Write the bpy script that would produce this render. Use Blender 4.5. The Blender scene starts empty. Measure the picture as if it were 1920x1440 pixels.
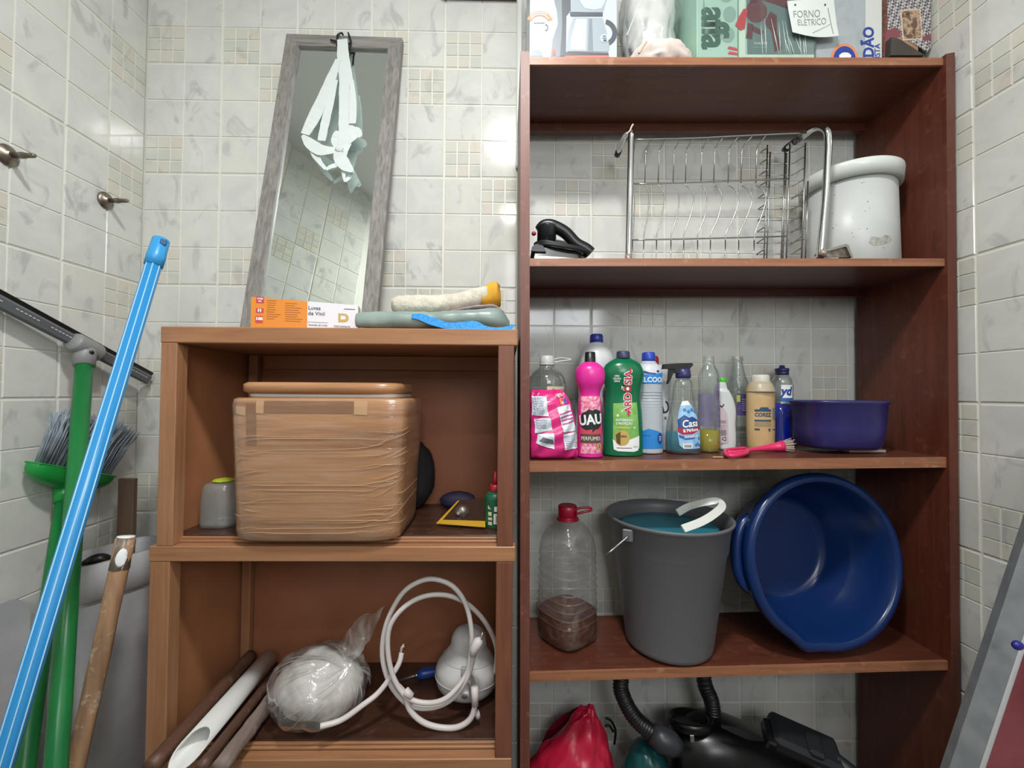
import bpy, bmesh, math, random
from mathutils import Vector, Matrix, noise
random.seed(7)
sc = bpy.context.scene
COL = sc.collection
PI = math.pi

# ---------------------------------------------------------------- camera, world, lights, exposure
FPX, YAW, PITCH, ROLL = 786.74, 0.0149, 0.0222, 0.0066
CAM = Vector((0, -1.1238, 1.2175))
_f = Vector((math.sin(YAW)*math.cos(PITCH), math.cos(YAW)*math.cos(PITCH), math.sin(PITCH)))
_r0 = Vector((math.cos(YAW), -math.sin(YAW), 0)); _u0 = _r0.cross(_f)
_r = _r0*math.cos(ROLL) + _u0*math.sin(ROLL); _u = _u0*math.cos(ROLL) - _r0*math.sin(ROLL)
cd = bpy.data.cameras.new('camera'); cam = bpy.data.objects.new('camera', cd); COL.objects.link(cam)
cd.sensor_width = 36; cd.lens = FPX/1920*36; cd.clip_start = 0.02
cam.matrix_world = Matrix(((_r.x, _u.x, -_f.x, CAM.x), (_r.y, _u.y, -_f.y, CAM.y), (_r.z, _u.z, -_f.z, CAM.z), (0, 0, 0, 1)))
sc.camera = cam
w = bpy.data.worlds.new('World'); sc.world = w; w.use_nodes = True
w.node_tree.nodes['Background'].inputs[0].default_value = (0.75, 0.87, 1.0, 1)
w.node_tree.nodes['Background'].inputs[1].default_value = 1.0
vs = sc.view_settings; vs.view_transform = 'Standard'; vs.look = 'None'; vs.gamma = 1; vs.use_curve_mapping = False
vs.exposure = 0.92
def area(name, loc, rot, sx, sy, power, col, shape='RECTANGLE'):
    l = bpy.data.lights.new(name, 'AREA'); l.shape = shape; l.size = sx; l.size_y = sy; l.energy = power; l.color = col
    o = bpy.data.objects.new(name, l); o.location = loc; o.rotation_euler = rot; COL.objects.link(o); return o
CEIL = 2.58
FRONT = -2.45
area('ceiling_lamp_light', (0.02, -1.0, CEIL-0.075), (0, 0, 0), 0.15, 0.15, 11.5, (1.0, 0.992, 0.965), 'SQUARE')
area('second_lamp_light', (0.03, -1.86, CEIL-0.075), (0, 0, 0), 0.09, 0.12, 2.5, (1.0, 0.992, 0.965), 'DISK')  # unseen second lamp, added for the highlight on the tiles
area('window_daylight', (0.42, FRONT-0.05, 2.1), (PI/2, 0, 0), .8, .7, 9, (0.95, 0.975, 1.0))  # added light from an unseen window, brightens the shelves from the front

def ray(px, py): return _f + _r*((px-960)/FPX) + _u*((720-py)/FPX)
def at(px, py, y):  d = ray(px, py); return CAM + d*((y-CAM.y)/d.y)          # the point of plane y that lies on a sight line
def onz(px, py, z): d = ray(px, py); return CAM + d*((z-CAM.z)/d.z)
def onx(px, py, x): d = ray(px, py); return CAM + d*((x-CAM.x)/d.x)
def S(y): return (y-CAM.y)/FPX                                               # metres per pixel at plane y

# ---------------------------------------------------------------- helpers: colours and materials
def lin(h):
    h = h.lstrip('#'); o = []
    for i in (0, 2, 4):
        c = int(h[i:i+2], 16)/255; o.append(c/12.92 if c <= .04045 else ((c+.055)/1.055)**2.4)
    return (o[0], o[1], o[2], 1)
def _new(name):
    m = bpy.data.materials.new(name); m.use_nodes = True; nt = m.node_tree
    return m, nt, nt.nodes['Principled BSDF'], nt.nodes['Material Output']
def N(nt, t, **k):
    n = nt.nodes.new(t)
    for a, b in k.items():
        if hasattr(n, a) and a not in ('Scale',): setattr(n, a, b)
        else: n.inputs[a].default_value = b
    return n
def mixc(nt, fac, a, b):
    m = nt.nodes.new('ShaderNodeMix'); m.data_type = 'RGBA'
    for s, v in ((m.inputs[0], fac), (m.inputs[6], a), (m.inputs[7], b)):
        if hasattr(v, 'is_linked'): nt.links.new(v, s)
        else: s.default_value = v
    return m.outputs[2]
def ramp(nt, src, stops):
    r = nt.nodes.new('ShaderNodeValToRGB'); e = r.color_ramp.elements
    while len(e) > 1: e.remove(e[-1])
    e[0].position = stops[0][0]; e[0].color = stops[0][1]
    for p, c in stops[1:]:
        q = e.new(p); q.color = c
    nt.links.new(src, r.inputs[0]); return r.outputs[0]
def coord(nt, scale=(1, 1, 1), rand=False):
    tc = nt.nodes.new('ShaderNodeTexCoord'); mp = nt.nodes.new('ShaderNodeMapping'); mp.inputs[3].default_value = scale
    nt.links.new(tc.outputs['Object'], mp.inputs[0])
    if rand:
        oi = nt.nodes.new('ShaderNodeObjectInfo'); ml = nt.nodes.new('ShaderNodeVectorMath'); ml.operation = 'SCALE'
        ml.inputs[0].default_value = (37, 53, 71); nt.links.new(oi.outputs['Random'], ml.inputs[3]); nt.links.new(ml.outputs[0], mp.inputs[1])
    return mp.outputs[0]
def noisen(nt, vec, scale, detail=3, rough=.55, dist=0):
    n = nt.nodes.new('ShaderNodeTexNoise'); n.inputs['Scale'].default_value = scale; n.inputs['Detail'].default_value = detail
    n.inputs['Roughness'].default_value = rough; n.inputs['Distortion'].default_value = dist; nt.links.new(vec, n.inputs['Vector']); return n.outputs['Fac']
def bumpn(nt, src, bs, strength=.3, dist=.002):
    b = nt.nodes.new('ShaderNodeBump'); b.inputs['Strength'].default_value = strength; b.inputs['Distance'].default_value = dist
    nt.links.new(src, b.inputs['Height']); nt.links.new(b.outputs[0], bs.inputs['Normal']); return b
def P(name, h, rough=.45, metal=0., var=None, bump=None, spec=.5, coat=0, sheen=0, alpha=1):
    """plain principled material; var = (hex2, scale[, contrast lo, hi]); bump = (scale, strength)"""
    m, nt, bs, out = _new(name)
    bs.inputs['Base Color'].default_value = lin(h); bs.inputs['Roughness'].default_value = rough; bs.inputs['Metallic'].default_value = metal
    bs.inputs['Specular IOR Level'].default_value = spec; bs.inputs['Coat Weight'].default_value = coat; bs.inputs['Sheen Weight'].default_value = sheen
    if var or bump: v = coord(nt)
    if var:
        f = noisen(nt, v, var[1], 4); lo, hi = (var[2], var[3]) if len(var) > 2 else (.35, .65)
        f = ramp(nt, f, [(lo, (0, 0, 0, 1)), (hi, (1, 1, 1, 1))])
        nt.links.new(mixc(nt, f, lin(h), lin(var[0])), bs.inputs['Base Color'])
    if bump: bumpn(nt, noisen(nt, v, bump[0], 4), bs, bump[1])
    return m
def WOOD(name, c1, c2, axis='X', rough=.45, fine=1.0, wear=None):
    m, nt, bs, out = _new(name)
    s = {'X': (4, 60, 60), 'Y': (60, 4, 60), 'Z': (60, 60, 4)}[axis]
    v = coord(nt, s); a = noisen(nt, v, 1.2*fine, 5, .6, .6); b = noisen(nt, coord(nt, tuple(q*4 for q in s)), 1.5*fine, 3, .6)
    f = ramp(nt, a, [(.3, (0, 0, 0, 1)), (.72, (1, 1, 1, 1))])
    c = mixc(nt, f, lin(c1), lin(c2)); c = mixc(nt, ramp(nt, b, [(.5, (0, 0, 0, 1)), (.85, (.45, .45, .45, 1))]), c, lin(c1))
    if wear:
        wv = ramp(nt, noisen(nt, coord(nt), 38, 6, .7), [(.57, (0, 0, 0, 1)), (.68, (.75, .75, .75, 1))]); c = mixc(nt, wv, c, lin(wear))
    nt.links.new(c, bs.inputs['Base Color']); bs.inputs['Roughness'].default_value = rough; bumpn(nt, b, bs, .25, .0006); return m
def CLEAR(name, tint='ffffff', body=.06, bodycol='e8eeee', rough=.06, refl=.55, bump=None):
    """thin clear plastic: see-through with sheen at grazing angles and a little haze of its own"""
    m, nt, bs, out = _new(name); nt.nodes.remove(bs)
    tr = nt.nodes.new('ShaderNodeBsdfTransparent'); tr.inputs[0].default_value = lin(tint)
    gl = nt.nodes.new('ShaderNodeBsdfGlossy'); gl.inputs['Roughness'].default_value = rough
    df = nt.nodes.new('ShaderNodeBsdfDiffuse'); df.inputs[0].default_value = lin(bodycol)
    lw = nt.nodes.new('ShaderNodeLayerWeight'); lw.inputs[0].default_value = .25
    ma = nt.nodes.new('ShaderNodeMath'); ma.operation = 'MULTIPLY_ADD'; ma.inputs[1].default_value = refl; ma.inputs[2].default_value = .05; ma.use_clamp = True
    nt.links.new(lw.outputs['Facing'], ma.inputs[0])
    m1 = nt.nodes.new('ShaderNodeMixShader'); m2 = nt.nodes.new('ShaderNodeMixShader')
    nt.links.new(tr.outputs[0], m1.inputs[1]); nt.links.new(df.outputs[0], m1.inputs[2]); m1.inputs[0].default_value = body
    nt.links.new(ma.outputs[0], m2.inputs[0]); nt.links.new(m1.outputs[0], m2.inputs[1]); nt.links.new(gl.outputs[0], m2.inputs[2])
    nt.links.new(m2.outputs[0], out.inputs[0])
    if bump:
        v = coord(nt, bump[2] if len(bump) > 2 else (1, 1, 1)); n = noisen(nt, v, bump[0], 4, .6, .5)
        b = nt.nodes.new('ShaderNodeBump'); b.inputs['Strength'].default_value = bump[1]; b.inputs['Distance'].default_value = .004
        nt.links.new(n, b.inputs['Height'])
        for q in (gl, df): nt.links.new(b.outputs[0], q.inputs['Normal'])
        f = ramp(nt, n, [(.48, (0, 0, 0, 1)), (.66, (1, 1, 1, 1))])
        mm = nt.nodes.new('ShaderNodeMath'); mm.operation = 'MULTIPLY_ADD'; mm.inputs[1].default_value = body*1.2; mm.inputs[2].default_value = body*.4
        nt.links.new(f, mm.inputs[0]); nt.links.new(mm.outputs[0], m1.inputs[0])
    return m

# ---------------------------------------------------------------- helpers: meshes
def cr(pts, k=6, closed=False):
    """Catmull-Rom through points of any dimension"""
    n = len(pts); out = []
    seg = n if closed else n-1
    for i in range(seg):
        g = lambda j: pts[j % n] if closed else pts[max(0, min(n-1, j))]
        p0, p1, p2, p3 = g(i-1), g(i), g(i+1), g(i+2)
        for q in range(k):
            t = q/k
            out.append(tuple(.5*(2*b + (c-a)*t + (2*a-5*b+4*c-d)*t*t + (3*b-a-3*c+d)*t**3) for a, b, c, d in zip(p0, p1, p2, p3)))
    if not closed: out.append(tuple(pts[-1]))
    return out
class MB:
    def __init__(s): s.v = []; s.f = []; s.m = []; s.s = []; s.T = Matrix()
    def add(s, vs, fs, mi=0, sm=False):
        b = len(s.v); s.v += [s.T @ Vector(v) for v in vs]
        for f in fs: s.f.append([b+i for i in f]); s.m.append(mi); s.s.append(sm)
        return s
    def box(s, c, d, b=.0012, mi=0):
        x, y, z = (q/2 for q in d); b = min(b, x*.9, y*.9, z*.9); vs = []; 
        for sx in (-1, 1):
            for sy in (-1, 1):
                for sz in (-1, 1):
                    vs += [(c[0]+sx*x, c[1]+sy*(y-b), c[2]+sz*(z-b)), (c[0]+sx*(x-b), c[1]+sy*y, c[2]+sz*(z-b)), (c[0]+sx*(x-b), c[1]+sy*(y-b), c[2]+sz*z)]
        I = lambda sx, sy, sz, k: ((sx > 0)*4+(sy > 0)*2+(sz > 0))*3+k
        fs = []
        for q in (-1, 1):
            fs.append([I(q, -1, -1, 0), I(q, 1, -1, 0), I(q, 1, 1, 0), I(q, -1, 1, 0)][::q])
            fs.append([I(-1, q, -1, 1), I(1, q, -1, 1), I(1, q, 1, 1), I(-1, q, 1, 1)][::-q])
            fs.append([I(-1, -1, q, 2), I(1, -1, q, 2), I(1, 1, q, 2), I(-1, 1, q, 2)][::q])
            for p in (-1, 1):
                fs.append([I(q, p, -1, 0), I(q, p, -1, 1), I(q, p, 1, 1), I(q, p, 1, 0)][::-q*p])
                fs.append([I(q, -1, p, 0), I(q, 1, p, 0), I(q, 1, p, 2), I(q, -1, p, 2)][::q*p])
                fs.append([I(-1, q, p, 1), I(1, q, p, 1), I(1, q, p, 2), I(-1, q, p, 2)][::-q*p])
                for o in (-1, 1): fs.append([I(q, p, o, 0), I(q, p, o, 1), I(q, p, o, 2)][::q*p*o])
        return s.add(vs, fs, mi)
    def prism(s, poly, y0, y1, mi=0, sm=False):
        """outline in XZ extruded along Y"""
        n = len(poly); a = sum(poly[i][0]*poly[(i+1) % n][1]-poly[(i+1) % n][0]*poly[i][1] for i in range(n))
        if a < 0: poly = poly[::-1]
        if y0 > y1: y0, y1 = y1, y0
        vs = [(x, y0, z) for x, z in poly]+[(x, y1, z) for x, z in poly]
        fs = [list(range(n)), list(range(2*n-1, n-1, -1))]+[[i, i+n, (i+1) % n+n, (i+1) % n] for i in range(n)]
        return s.add(vs, fs, mi, sm)
    def lathe(s, prof, c=(0, 0, 0), n=32, mi=0, ex=2., bot=True, top=True, sm=True):
        """prof = (z, rx[, ry]) from bottom to top; ex = superellipse exponent"""
        vs = []; c = Vector(c)
        for p in prof:
            rx = p[1]; ry = p[2] if len(p) > 2 else rx
            for i in range(n):
                t = 2*PI*i/n; co, si = math.cos(t), math.sin(t)
                if ex != 2.: co = math.copysign(abs(co)**(2/ex), co); si = math.copysign(abs(si)**(2/ex), si)
                vs.append((c.x+rx*co, c.y+ry*si, c.z+p[0]))
        fs = []; k = len(prof)
        for j in range(k-1):
            for i in range(n): fs.append([j*n+i, j*n+(i+1) % n, (j+1)*n+(i+1) % n, (j+1)*n+i])
        s.add(vs, fs, mi, sm); b = len(s.v)-k*n
        if bot: s.f.append([b+i for i in range(n-1, -1, -1)]); s.m.append(mi); s.s.append(False)
        if top: s.f.append([b+(k-1)*n+i for i in range(n)]); s.m.append(mi); s.s.append(False)
        return s
    def tube(s, pts, r, n=10, mi=0, closed=False, caps=True, flat=1.):
        pts = [Vector(p) for p in pts]; k = len(pts); vs = []; nrm = None
        for i, p in enumerate(pts):
            a = pts[(i-1) % k] if (closed or i > 0) else p; b = pts[(i+1) % k] if (closed or i < k-1) else p
            t = (b-a).normalized()
            if nrm is None:
                nrm = t.cross(Vector((0, 0, 1)) if abs(t.z) < .9 else Vector((1, 0, 0))).normalized()
            else:
                nrm = (nrm-t*nrm.dot(t)).normalized()
            bi = t.cross(nrm); rr = r[i] if isinstance(r, (list, tuple)) else r
            for q in range(n):
                th = 2*PI*q/n; vs.append(p+nrm*(rr*math.cos(th))+bi*(rr*flat*math.sin(th)))
        fs = []
        for j in range(k if closed else k-1):
            for q in range(n): fs.append([j*n+q, j*n+(q+1) % n, ((j+1) % k)*n+(q+1) % n, ((j+1) % k)*n+q])
        if caps and not closed: fs += [list(range(n-1, -1, -1)), [(k-1)*n+q for q in range(n)]]
        return s.add(vs, fs, mi, True)
    def grid(s, fn, nu, nv, mi=0, sm=True, closeu=False):
        vs = [fn(i/nu, j/nv) for j in range(nv+1) for i in range(nu+(0 if closeu else 1))]; w = nu if closeu else nu+1
        fs = [[j*w+i, j*w+(i+1) % w, (j+1)*w+(i+1) % w, (j+1)*w+i] for j in range(nv) for i in range(nu)]
        return s.add(vs, fs, mi, sm)
    def blob(s, c, rad, amp=.1, sc_=3., seed=0, nu=48, nv=32, mi=0, sharp=True, flatz=None, fn=None, sm=True):
        c = Vector(c)
        def g(u, v):
            t = 2*PI*u; p = PI*(v-.5); d = Vector((math.cos(p)*math.cos(t), math.cos(p)*math.sin(t), math.sin(p)))
            q = d*sc_+Vector((seed*7.3, seed*3.1, seed)); h = noise.fractal(q, .8, 2., 4)
            if sharp: h = .55-abs(h)*1.7
            k = 1+amp*h; o = Vector((d.x*rad[0]*k, d.y*rad[1]*k, d.z*rad[2]*k))
            if fn: o = fn(o, d)
            if flatz is not None: o.z = max(o.z, flatz)
            return c+o
        return s.grid(g, nu, nv, mi, sm, closeu=True)
    def mesh(s, name, off=Vector((0, 0, 0))):
        me = bpy.data.meshes.new(name); me.from_pydata([tuple(v-off) for v in s.v], [], s.f)
        me.polygons.foreach_set('material_index', s.m); me.polygons.foreach_set('use_smooth', s.s); me.update(); return me
def tagit(o, label=None, cat=None, group=None, kind=None):
    if label: o['label'] = label
    if cat: o['category'] = cat
    if group: o['group'] = group
    if kind: o['kind'] = kind
    return o
def thing(name, label, cat, loc, group=None):
    o = bpy.data.objects.new(name, None); o.empty_display_size = .05; o.location = loc; COL.objects.link(o); return tagit(o, label, cat, group)
def root_loc(p):
    v = Vector((0, 0, 0))
    while p is not None: v = v+Vector(p.location); p = p.parent
    return v
def obj(name, mb, mats, parent=None, label=None, loc=None):
    """links mb (given in world coordinates) as one mesh object; its origin is its parent's origin, or loc"""
    base = root_loc(parent) if parent is not None else Vector(loc or (0, 0, 0))
    me = mb.mesh(name, base); o = bpy.data.objects.new(name, me)
    for m in (mats if isinstance(mats, (list, tuple)) else [mats]): me.materials.append(m)
    if parent is not None: o.parent = parent
    else: o.location = base
    COL.objects.link(o)
    if label: o['label'] = label
    return o
def solo(name, mb, mats, loc, label, cat, group=None):
    return tagit(obj(name, mb, mats, None, None, loc), label, cat, group)

# flat print: polygons / lettering laid on a surface map surf(u, v, off) -> world point
def flat(o, yaw=0.):
    o = Vector(o); c, s = math.cos(yaw), math.sin(yaw)
    return lambda u, v, off: o+Vector((u*c+off*s, u*s-off*c, v))
def px_plane(y): return lambda u, v, off: at(u, v, y)+Vector((0, -off, 0))    # u, v given as photo pixels on the plane y
def lsurf(prof, c, ex=2., rot=0.):
    zs = [p[0] for p in prof]; c = Vector(c)
    def g(u, v, off):
        j = 0
        while j < len(zs)-2 and zs[j+1] < v: j += 1
        t = max(0, min(1, (v-zs[j])/max(1e-6, zs[j+1]-zs[j]))); a, b = prof[j], prof[j+1]
        rx = a[1]+(b[1]-a[1])*t; ry0 = a[2] if len(a) > 2 else a[1]; ry1 = b[2] if len(b) > 2 else b[1]; ry = ry0+(ry1-ry0)*t
        th = u/rx-rot; si, co = math.sin(th), math.cos(th)
        if ex != 2.: si = math.copysign(abs(si)**(2/ex), si); co = math.copysign(abs(co)**(2/ex), co)
        return Vector((c.x+(rx+off)*si, c.y-(ry+off)*co, c.z+v))
    return g
def _finish(bm, surf, off, step):
    if step:
        for ax in (0, 1):
            us = [v.co[ax] for v in bm.verts]
            if not us: return
            k = math.ceil(min(us)/step)
            while k*step < max(us):
                co = Vector((0, 0, 0)); co[ax] = k*step; no = Vector((0, 0, 0)); no[ax] = 1
                bmesh.ops.bisect_plane(bm, geom=bm.verts[:]+bm.edges[:]+bm.faces[:], plane_co=co, plane_no=no); k += 1
    for v in bm.verts: v.co = surf(v.co.x, v.co.y, off)
def decal(name, polys, surf, mat, parent, off=.0005, step=None, label=None):
    bm = bmesh.new()
    for p in polys:
        try:
            f = bm.faces.new([bm.verts.new((q[0], q[1], 0)) for q in p])
            if f.normal.z < 0: pass
        except ValueError: pass
    bmesh.ops.remove_doubles(bm, verts=bm.verts[:], dist=1e-6); bmesh.ops.triangulate(bm, faces=bm.faces[:]); _finish(bm, surf, off, step)
    o = _bmobj(name, bm, mat, parent, label)
    if len(polys) > 2: o['kind'] = 'stuff'
    return o
def _bmobj(name, bm, mat, parent, label=None):
    base = root_loc(parent)
    for v in bm.verts: v.co -= base
    me = bpy.data.meshes.new(name); bm.to_mesh(me); bm.free(); me.materials.append(mat)
    o = bpy.data.objects.new(name, me); o.parent = parent; COL.objects.link(o)
    if label: o['label'] = label
    return o
def text(s, size, u, v, surf, mat, parent, off=.0009, rot=0., bold=0., shear=0., sx=1., step=None, flipv=False, align='CENTER', name='lettering', spacing=1.):
    cu = bpy.data.curves.new('t', 'FONT'); cu.body = s; cu.size = size; cu.offset = bold*size; cu.shear = shear; cu.align_x = align; cu.align_y = 'CENTER'
    cu.resolution_u = 3; cu.space_character = spacing
    o = bpy.data.objects.new('t', cu); COL.objects.link(o); dg = bpy.context.evaluated_depsgraph_get(); me = bpy.data.meshes.new_from_object(o.evaluated_get(dg))
    bm = bmesh.new(); bm.from_mesh(me); bpy.data.objects.remove(o); bpy.data.curves.remove(cu); bpy.data.meshes.remove(me)
    c, sn = math.cos(rot), math.sin(rot)
    for q in bm.verts:
        x, y = q.co.x*sx, q.co.y; x, y = x*c-y*sn, x*sn+y*c
        q.co = Vector((u+x, v-y if flipv else v+y, 0))
    bmesh.ops.remove_doubles(bm, verts=bm.verts[:], dist=size*1e-4)
    _finish(bm, surf, off, step); return _bmobj(name, bm, mat, parent)
def rectp(u0, v0, u1, v1): return [(u0, v0), (u1, v0), (u1, v1), (u0, v1)]
def circ(u, v, r, n=24, a0=0, a1=2*PI, r2=None): return [(u+r*math.cos(a0+(a1-a0)*i/n), v+(r2 or r)*math.sin(a0+(a1-a0)*i/n)) for i in range(n if a1-a0 >= 2*PI-1e-6 else n+1)]
def arcband(u, v, r0, r1, a0, a1, n=14):
    return [[(u+r0*math.cos(a), v+r0*math.sin(a)), (u+r1*math.cos(a), v+r1*math.sin(a)), (u+r1*math.cos(b), v+r1*math.sin(b)), (u+r0*math.cos(b), v+r0*math.sin(b))]
            for a, b in ((a0+(a1-a0)*i/n, a0+(a1-a0)*(i+1)/n) for i in range(n))]
def lines(u0, v0, u1, v1, n, h, jit=.25, rnd=None):
    """rows of small print as thin bars"""
    r = rnd or random; out = []
    for i in range(n):
        v = v0+(v1-v0)*(i+.5)/n; out.append(rectp(u0, v-h/2, u0+(u1-u0)*(1-jit*r.random()), v+h/2))
    return out
# ---------------------------------------------------------------- room: tiled walls, floor, ceiling
def MARBLE(name, a, b, c, rough=.11):
    m, nt, bs, out = _new(name)
    v = coord(nt, (1, 1, 1), True)
    cloud = ramp(nt, noisen(nt, v, 11, 4, .6, .8), [(.35, (0, 0, 0, 1)), (.68, (1, 1, 1, 1))])
    col = mixc(nt, cloud, lin(a), lin(b))
    vein = ramp(nt, noisen(nt, coord(nt, (1, 1, .62), True), 17, 4, .55, 1.1), [(.50, (0, 0, 0, 1)), (.57, (0, 0, 0, 1)), (.66, (.55, .55, .55, 1)), (.74, (.75, .75, .75, 1))])
    col = mixc(nt, vein, col, lin(c))
    oi = nt.nodes.new('ShaderNodeObjectInfo'); r = ramp(nt, oi.outputs['Random'], [(0, (.0, .0, .0, 1)), (1, (.22, .22, .22, 1))])
    col = mixc(nt, r, col, lin('d8d4c8'))
    nt.links.new(col, bs.inputs['Base Color']); bs.inputs['Roughness'].default_value = rough
    bumpn(nt, noisen(nt, v, 9, 2), bs, .12, .0015); return m
m_line = P('tile glaze line', 'e3e2da', .3)
m_pad = MARBLE('tile marble', 'd6d7d1', 'c9cbc7', 'a3a7a6')
m_mos = [MARBLE('mosaic beige', 'd0cfc4', 'c8c9be', 'b1b2a9'), MARBLE('mosaic grey', 'c9cbc2', 'bfc1ba', 'a6a8a4'), MARBLE('mosaic rose', 'd2ccc0', 'cac6bb', 'b0aca2')]
m_grout = P('grout', 'd8d7cf', .8)
m_ceil = P('ceiling paint', 'd5d6d3', .8)
m_floor = P('floor tile', '6f675d', .4, var=('625b52', 6))
m_trim = P('white plastic trim', 'dfe3de', .35)

def tile_mesh(w=.1965, h=.2965):
    """one moulded 20 x 30 tile: five squares and a block of nine mosaic squares standing proud of the glaze; face at local y = 0"""
    mb = MB(); d = .0018
    x, z = w/2, h/2
    mb.add([(-x, d, -z), (x, d, -z), (x, d, z), (-x, d, z), (-x, .006, -z), (x, .006, -z), (x, .006, z), (-x, .006, z)],
           [[0, 1, 2, 3], [0, 4, 5, 1], [1, 5, 6, 2], [2, 6, 7, 3], [3, 7, 4, 0]])
    def pad(x0, x1, z0, z1, mi, g, s):
        a = (x0+g, x1-g, z0+g, z1-g)
        mb.add([(a[0], d, a[2]), (a[1], d, a[2]), (a[1], d, a[3]), (a[0], d, a[3]), (a[0]+s, 0, a[2]+s), (a[1]-s, 0, a[2]+s), (a[1]-s, 0, a[3]-s), (a[0]+s, 0, a[3]-s)],
               [[4, 5, 6, 7], [0, 1, 5, 4], [1, 2, 6, 5], [2, 3, 7, 6], [3, 0, 4, 7]], mi)
    for i in range(2):
        for j in range(3):
            x0, x1 = -x+w*i/2, -x+w*(i+1)/2; z0, z1 = -z+h*j/3, -z+h*(j+1)/3
            if (i, j) == (0, 0):
                k = 0
                for p in range(3):
                    for q in range(3):
                        pad(x0+(x1-x0)*p/3, x0+(x1-x0)*(p+1)/3, z0+(z1-z0)*q/3, z0+(z1-z0)*(q+1)/3, [2, 3, 2, 4, 3, 2, 3, 2, 4][k], .0013, .0006); k += 1
            else: pad(x0, x1, z0, z1, 1, .0011, .0012)
    me = mb.mesh('tile'); 
    for m in [m_line, m_pad]+m_mos: me.materials.append(m)
    return me
TILE = tile_mesh()
def tiled(wall, place, cols, rows, known={}, skip=lambda c, r: False, scale=lambda c: (1, 1)):
    rnd = random.Random(wall.name)
    for r in range(rows):
        for c in range(cols):
            if skip(c, r): continue
            t = bpy.data.objects.new('tile', TILE); loc, rz = place(c, r); flip = known.get((c, r), 'LB' if rnd.random() < .5 else 'RT')
            t.parent = wall; t.location = loc; t.rotation_euler = (0, PI if flip == 'RT' else 0, rz); sx, sz = scale(c); t.scale = (sx, 1, sz); COL.objects.link(t)
            t.rotation_mode = 'XYZ'
def slab(name, c, d, mat):
    return tagit(obj(name, MB().box(c, d, .0005), mat, None, None, c), kind='structure')
XL, XR = -.971, .977
cx = (XL+XR)/2
floor = slab('floor', (cx, FRONT/2, -.025), (XR-XL+.4, -FRONT+.4, .05), m_floor)
ceiling = slab('ceiling', (cx, FRONT/2, CEIL+.03), (XR-XL+.4, -FRONT+.4, .06), m_ceil)
wall_back = slab('wall_back', (cx, .0525, 1.4), (XR-XL+.4, .1, 2.8), m_grout)
DG0, DGD = Vector((XL, -.686, 0)), Vector((.684, -.730, 0)).normalized(); DGL = .48; DG1 = DG0+DGD*DGL; DGA = math.atan2(DGD.y, DGD.x)
wall_left = slab('wall_left', (XL-.0525, -.35, 1.4), (.1, .70, 2.8), m_grout)
wall_diagonal = tagit(obj('wall_diagonal', MB().box((0, 0, 0), (DGL+.01, .1, 2.8), .0005), m_grout), kind='structure')
DGN = Vector((-DGD.y, DGD.x, 0)); dc = DG0+DGD*(DGL/2)-DGN*.0525; wall_diagonal.location = (dc.x, dc.y, 1.4); wall_diagonal.rotation_euler = (0, 0, DGA+PI)
wall_passage = slab('wall_passage', (DG1.x-.05, (DG1.y+FRONT)/2, 1.4), (.1, DG1.y-FRONT, 2.8), P('passage plaster', '9b9a94', .8))
wall_right = slab('wall_right', (XR+.0525, FRONT/2, 1.4), (.1, -FRONT, 2.8), m_grout)
# known (column, row from the floor) orientations of the mosaic corner on the back wall
K = {(0, 7): 'LB', (0, 6): 'LB', (0, 5): 'LB', (0, 4): 'LB', (1, 6): 'RT', (1, 5): 'LB', (3, 6): 'RT', (3, 5): 'LB', (4, 7): 'LB', (4, 6): 'LB', (4, 5): 'RT', (6, 6): 'LB', (6, 5): 'RT',
     (8, 6): 'LB', (6, 4): 'RT', (6, 3): 'LB', (7, 4): 'LB', (7, 5): 'LB', (8, 4): 'LB', (5, 4): 'LB'}
tiled(wall_back, lambda c, r: ((XL+.1+.2*c-cx, -.0525, .15+.3*r-1.4), 0), 10, 9, K, skip=lambda c, r: r < 1 and c < 4)
KL = {(0, r): 'RT' for r in range(9)}; KL.update({(1, r): 'LB' for r in range(9)})
# left wall: columns counted from the corner towards the viewer
tiled(wall_left, lambda c, r: ((.0525, (-.1-.2*c if c < 3 else -.642)+.35, .15+.3*r-1.4), PI/2), 4, 9, KL, scale=lambda c: (1 if c < 3 else .41, 1))
tiled(wall_diagonal, lambda c, r: ((DGL/2-.10-.2*c, -.0525, .15+.3*r-1.4), 0), 2, 9, {}, skip=lambda c, r: r < 4, scale=lambda c: (1, 1))
KR = {(1, r): 'RT' for r in range(9)}
tiled(wall_right, lambda c, r: ((-.0525, -.071-.2*(c-.5)-FRONT/2, .587+.3083*(r-2)+.154-1.4) if c else (-.0525, -.0855-FRONT/2, .587+.3083*(r-2)+.154-1.4), -PI/2), 14, 9, KR,
      skip=lambda c, r: (r < 1) or (r < 2 and c > 5), scale=lambda c: (.86 if c == 0 else 1, 1.026))
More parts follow.
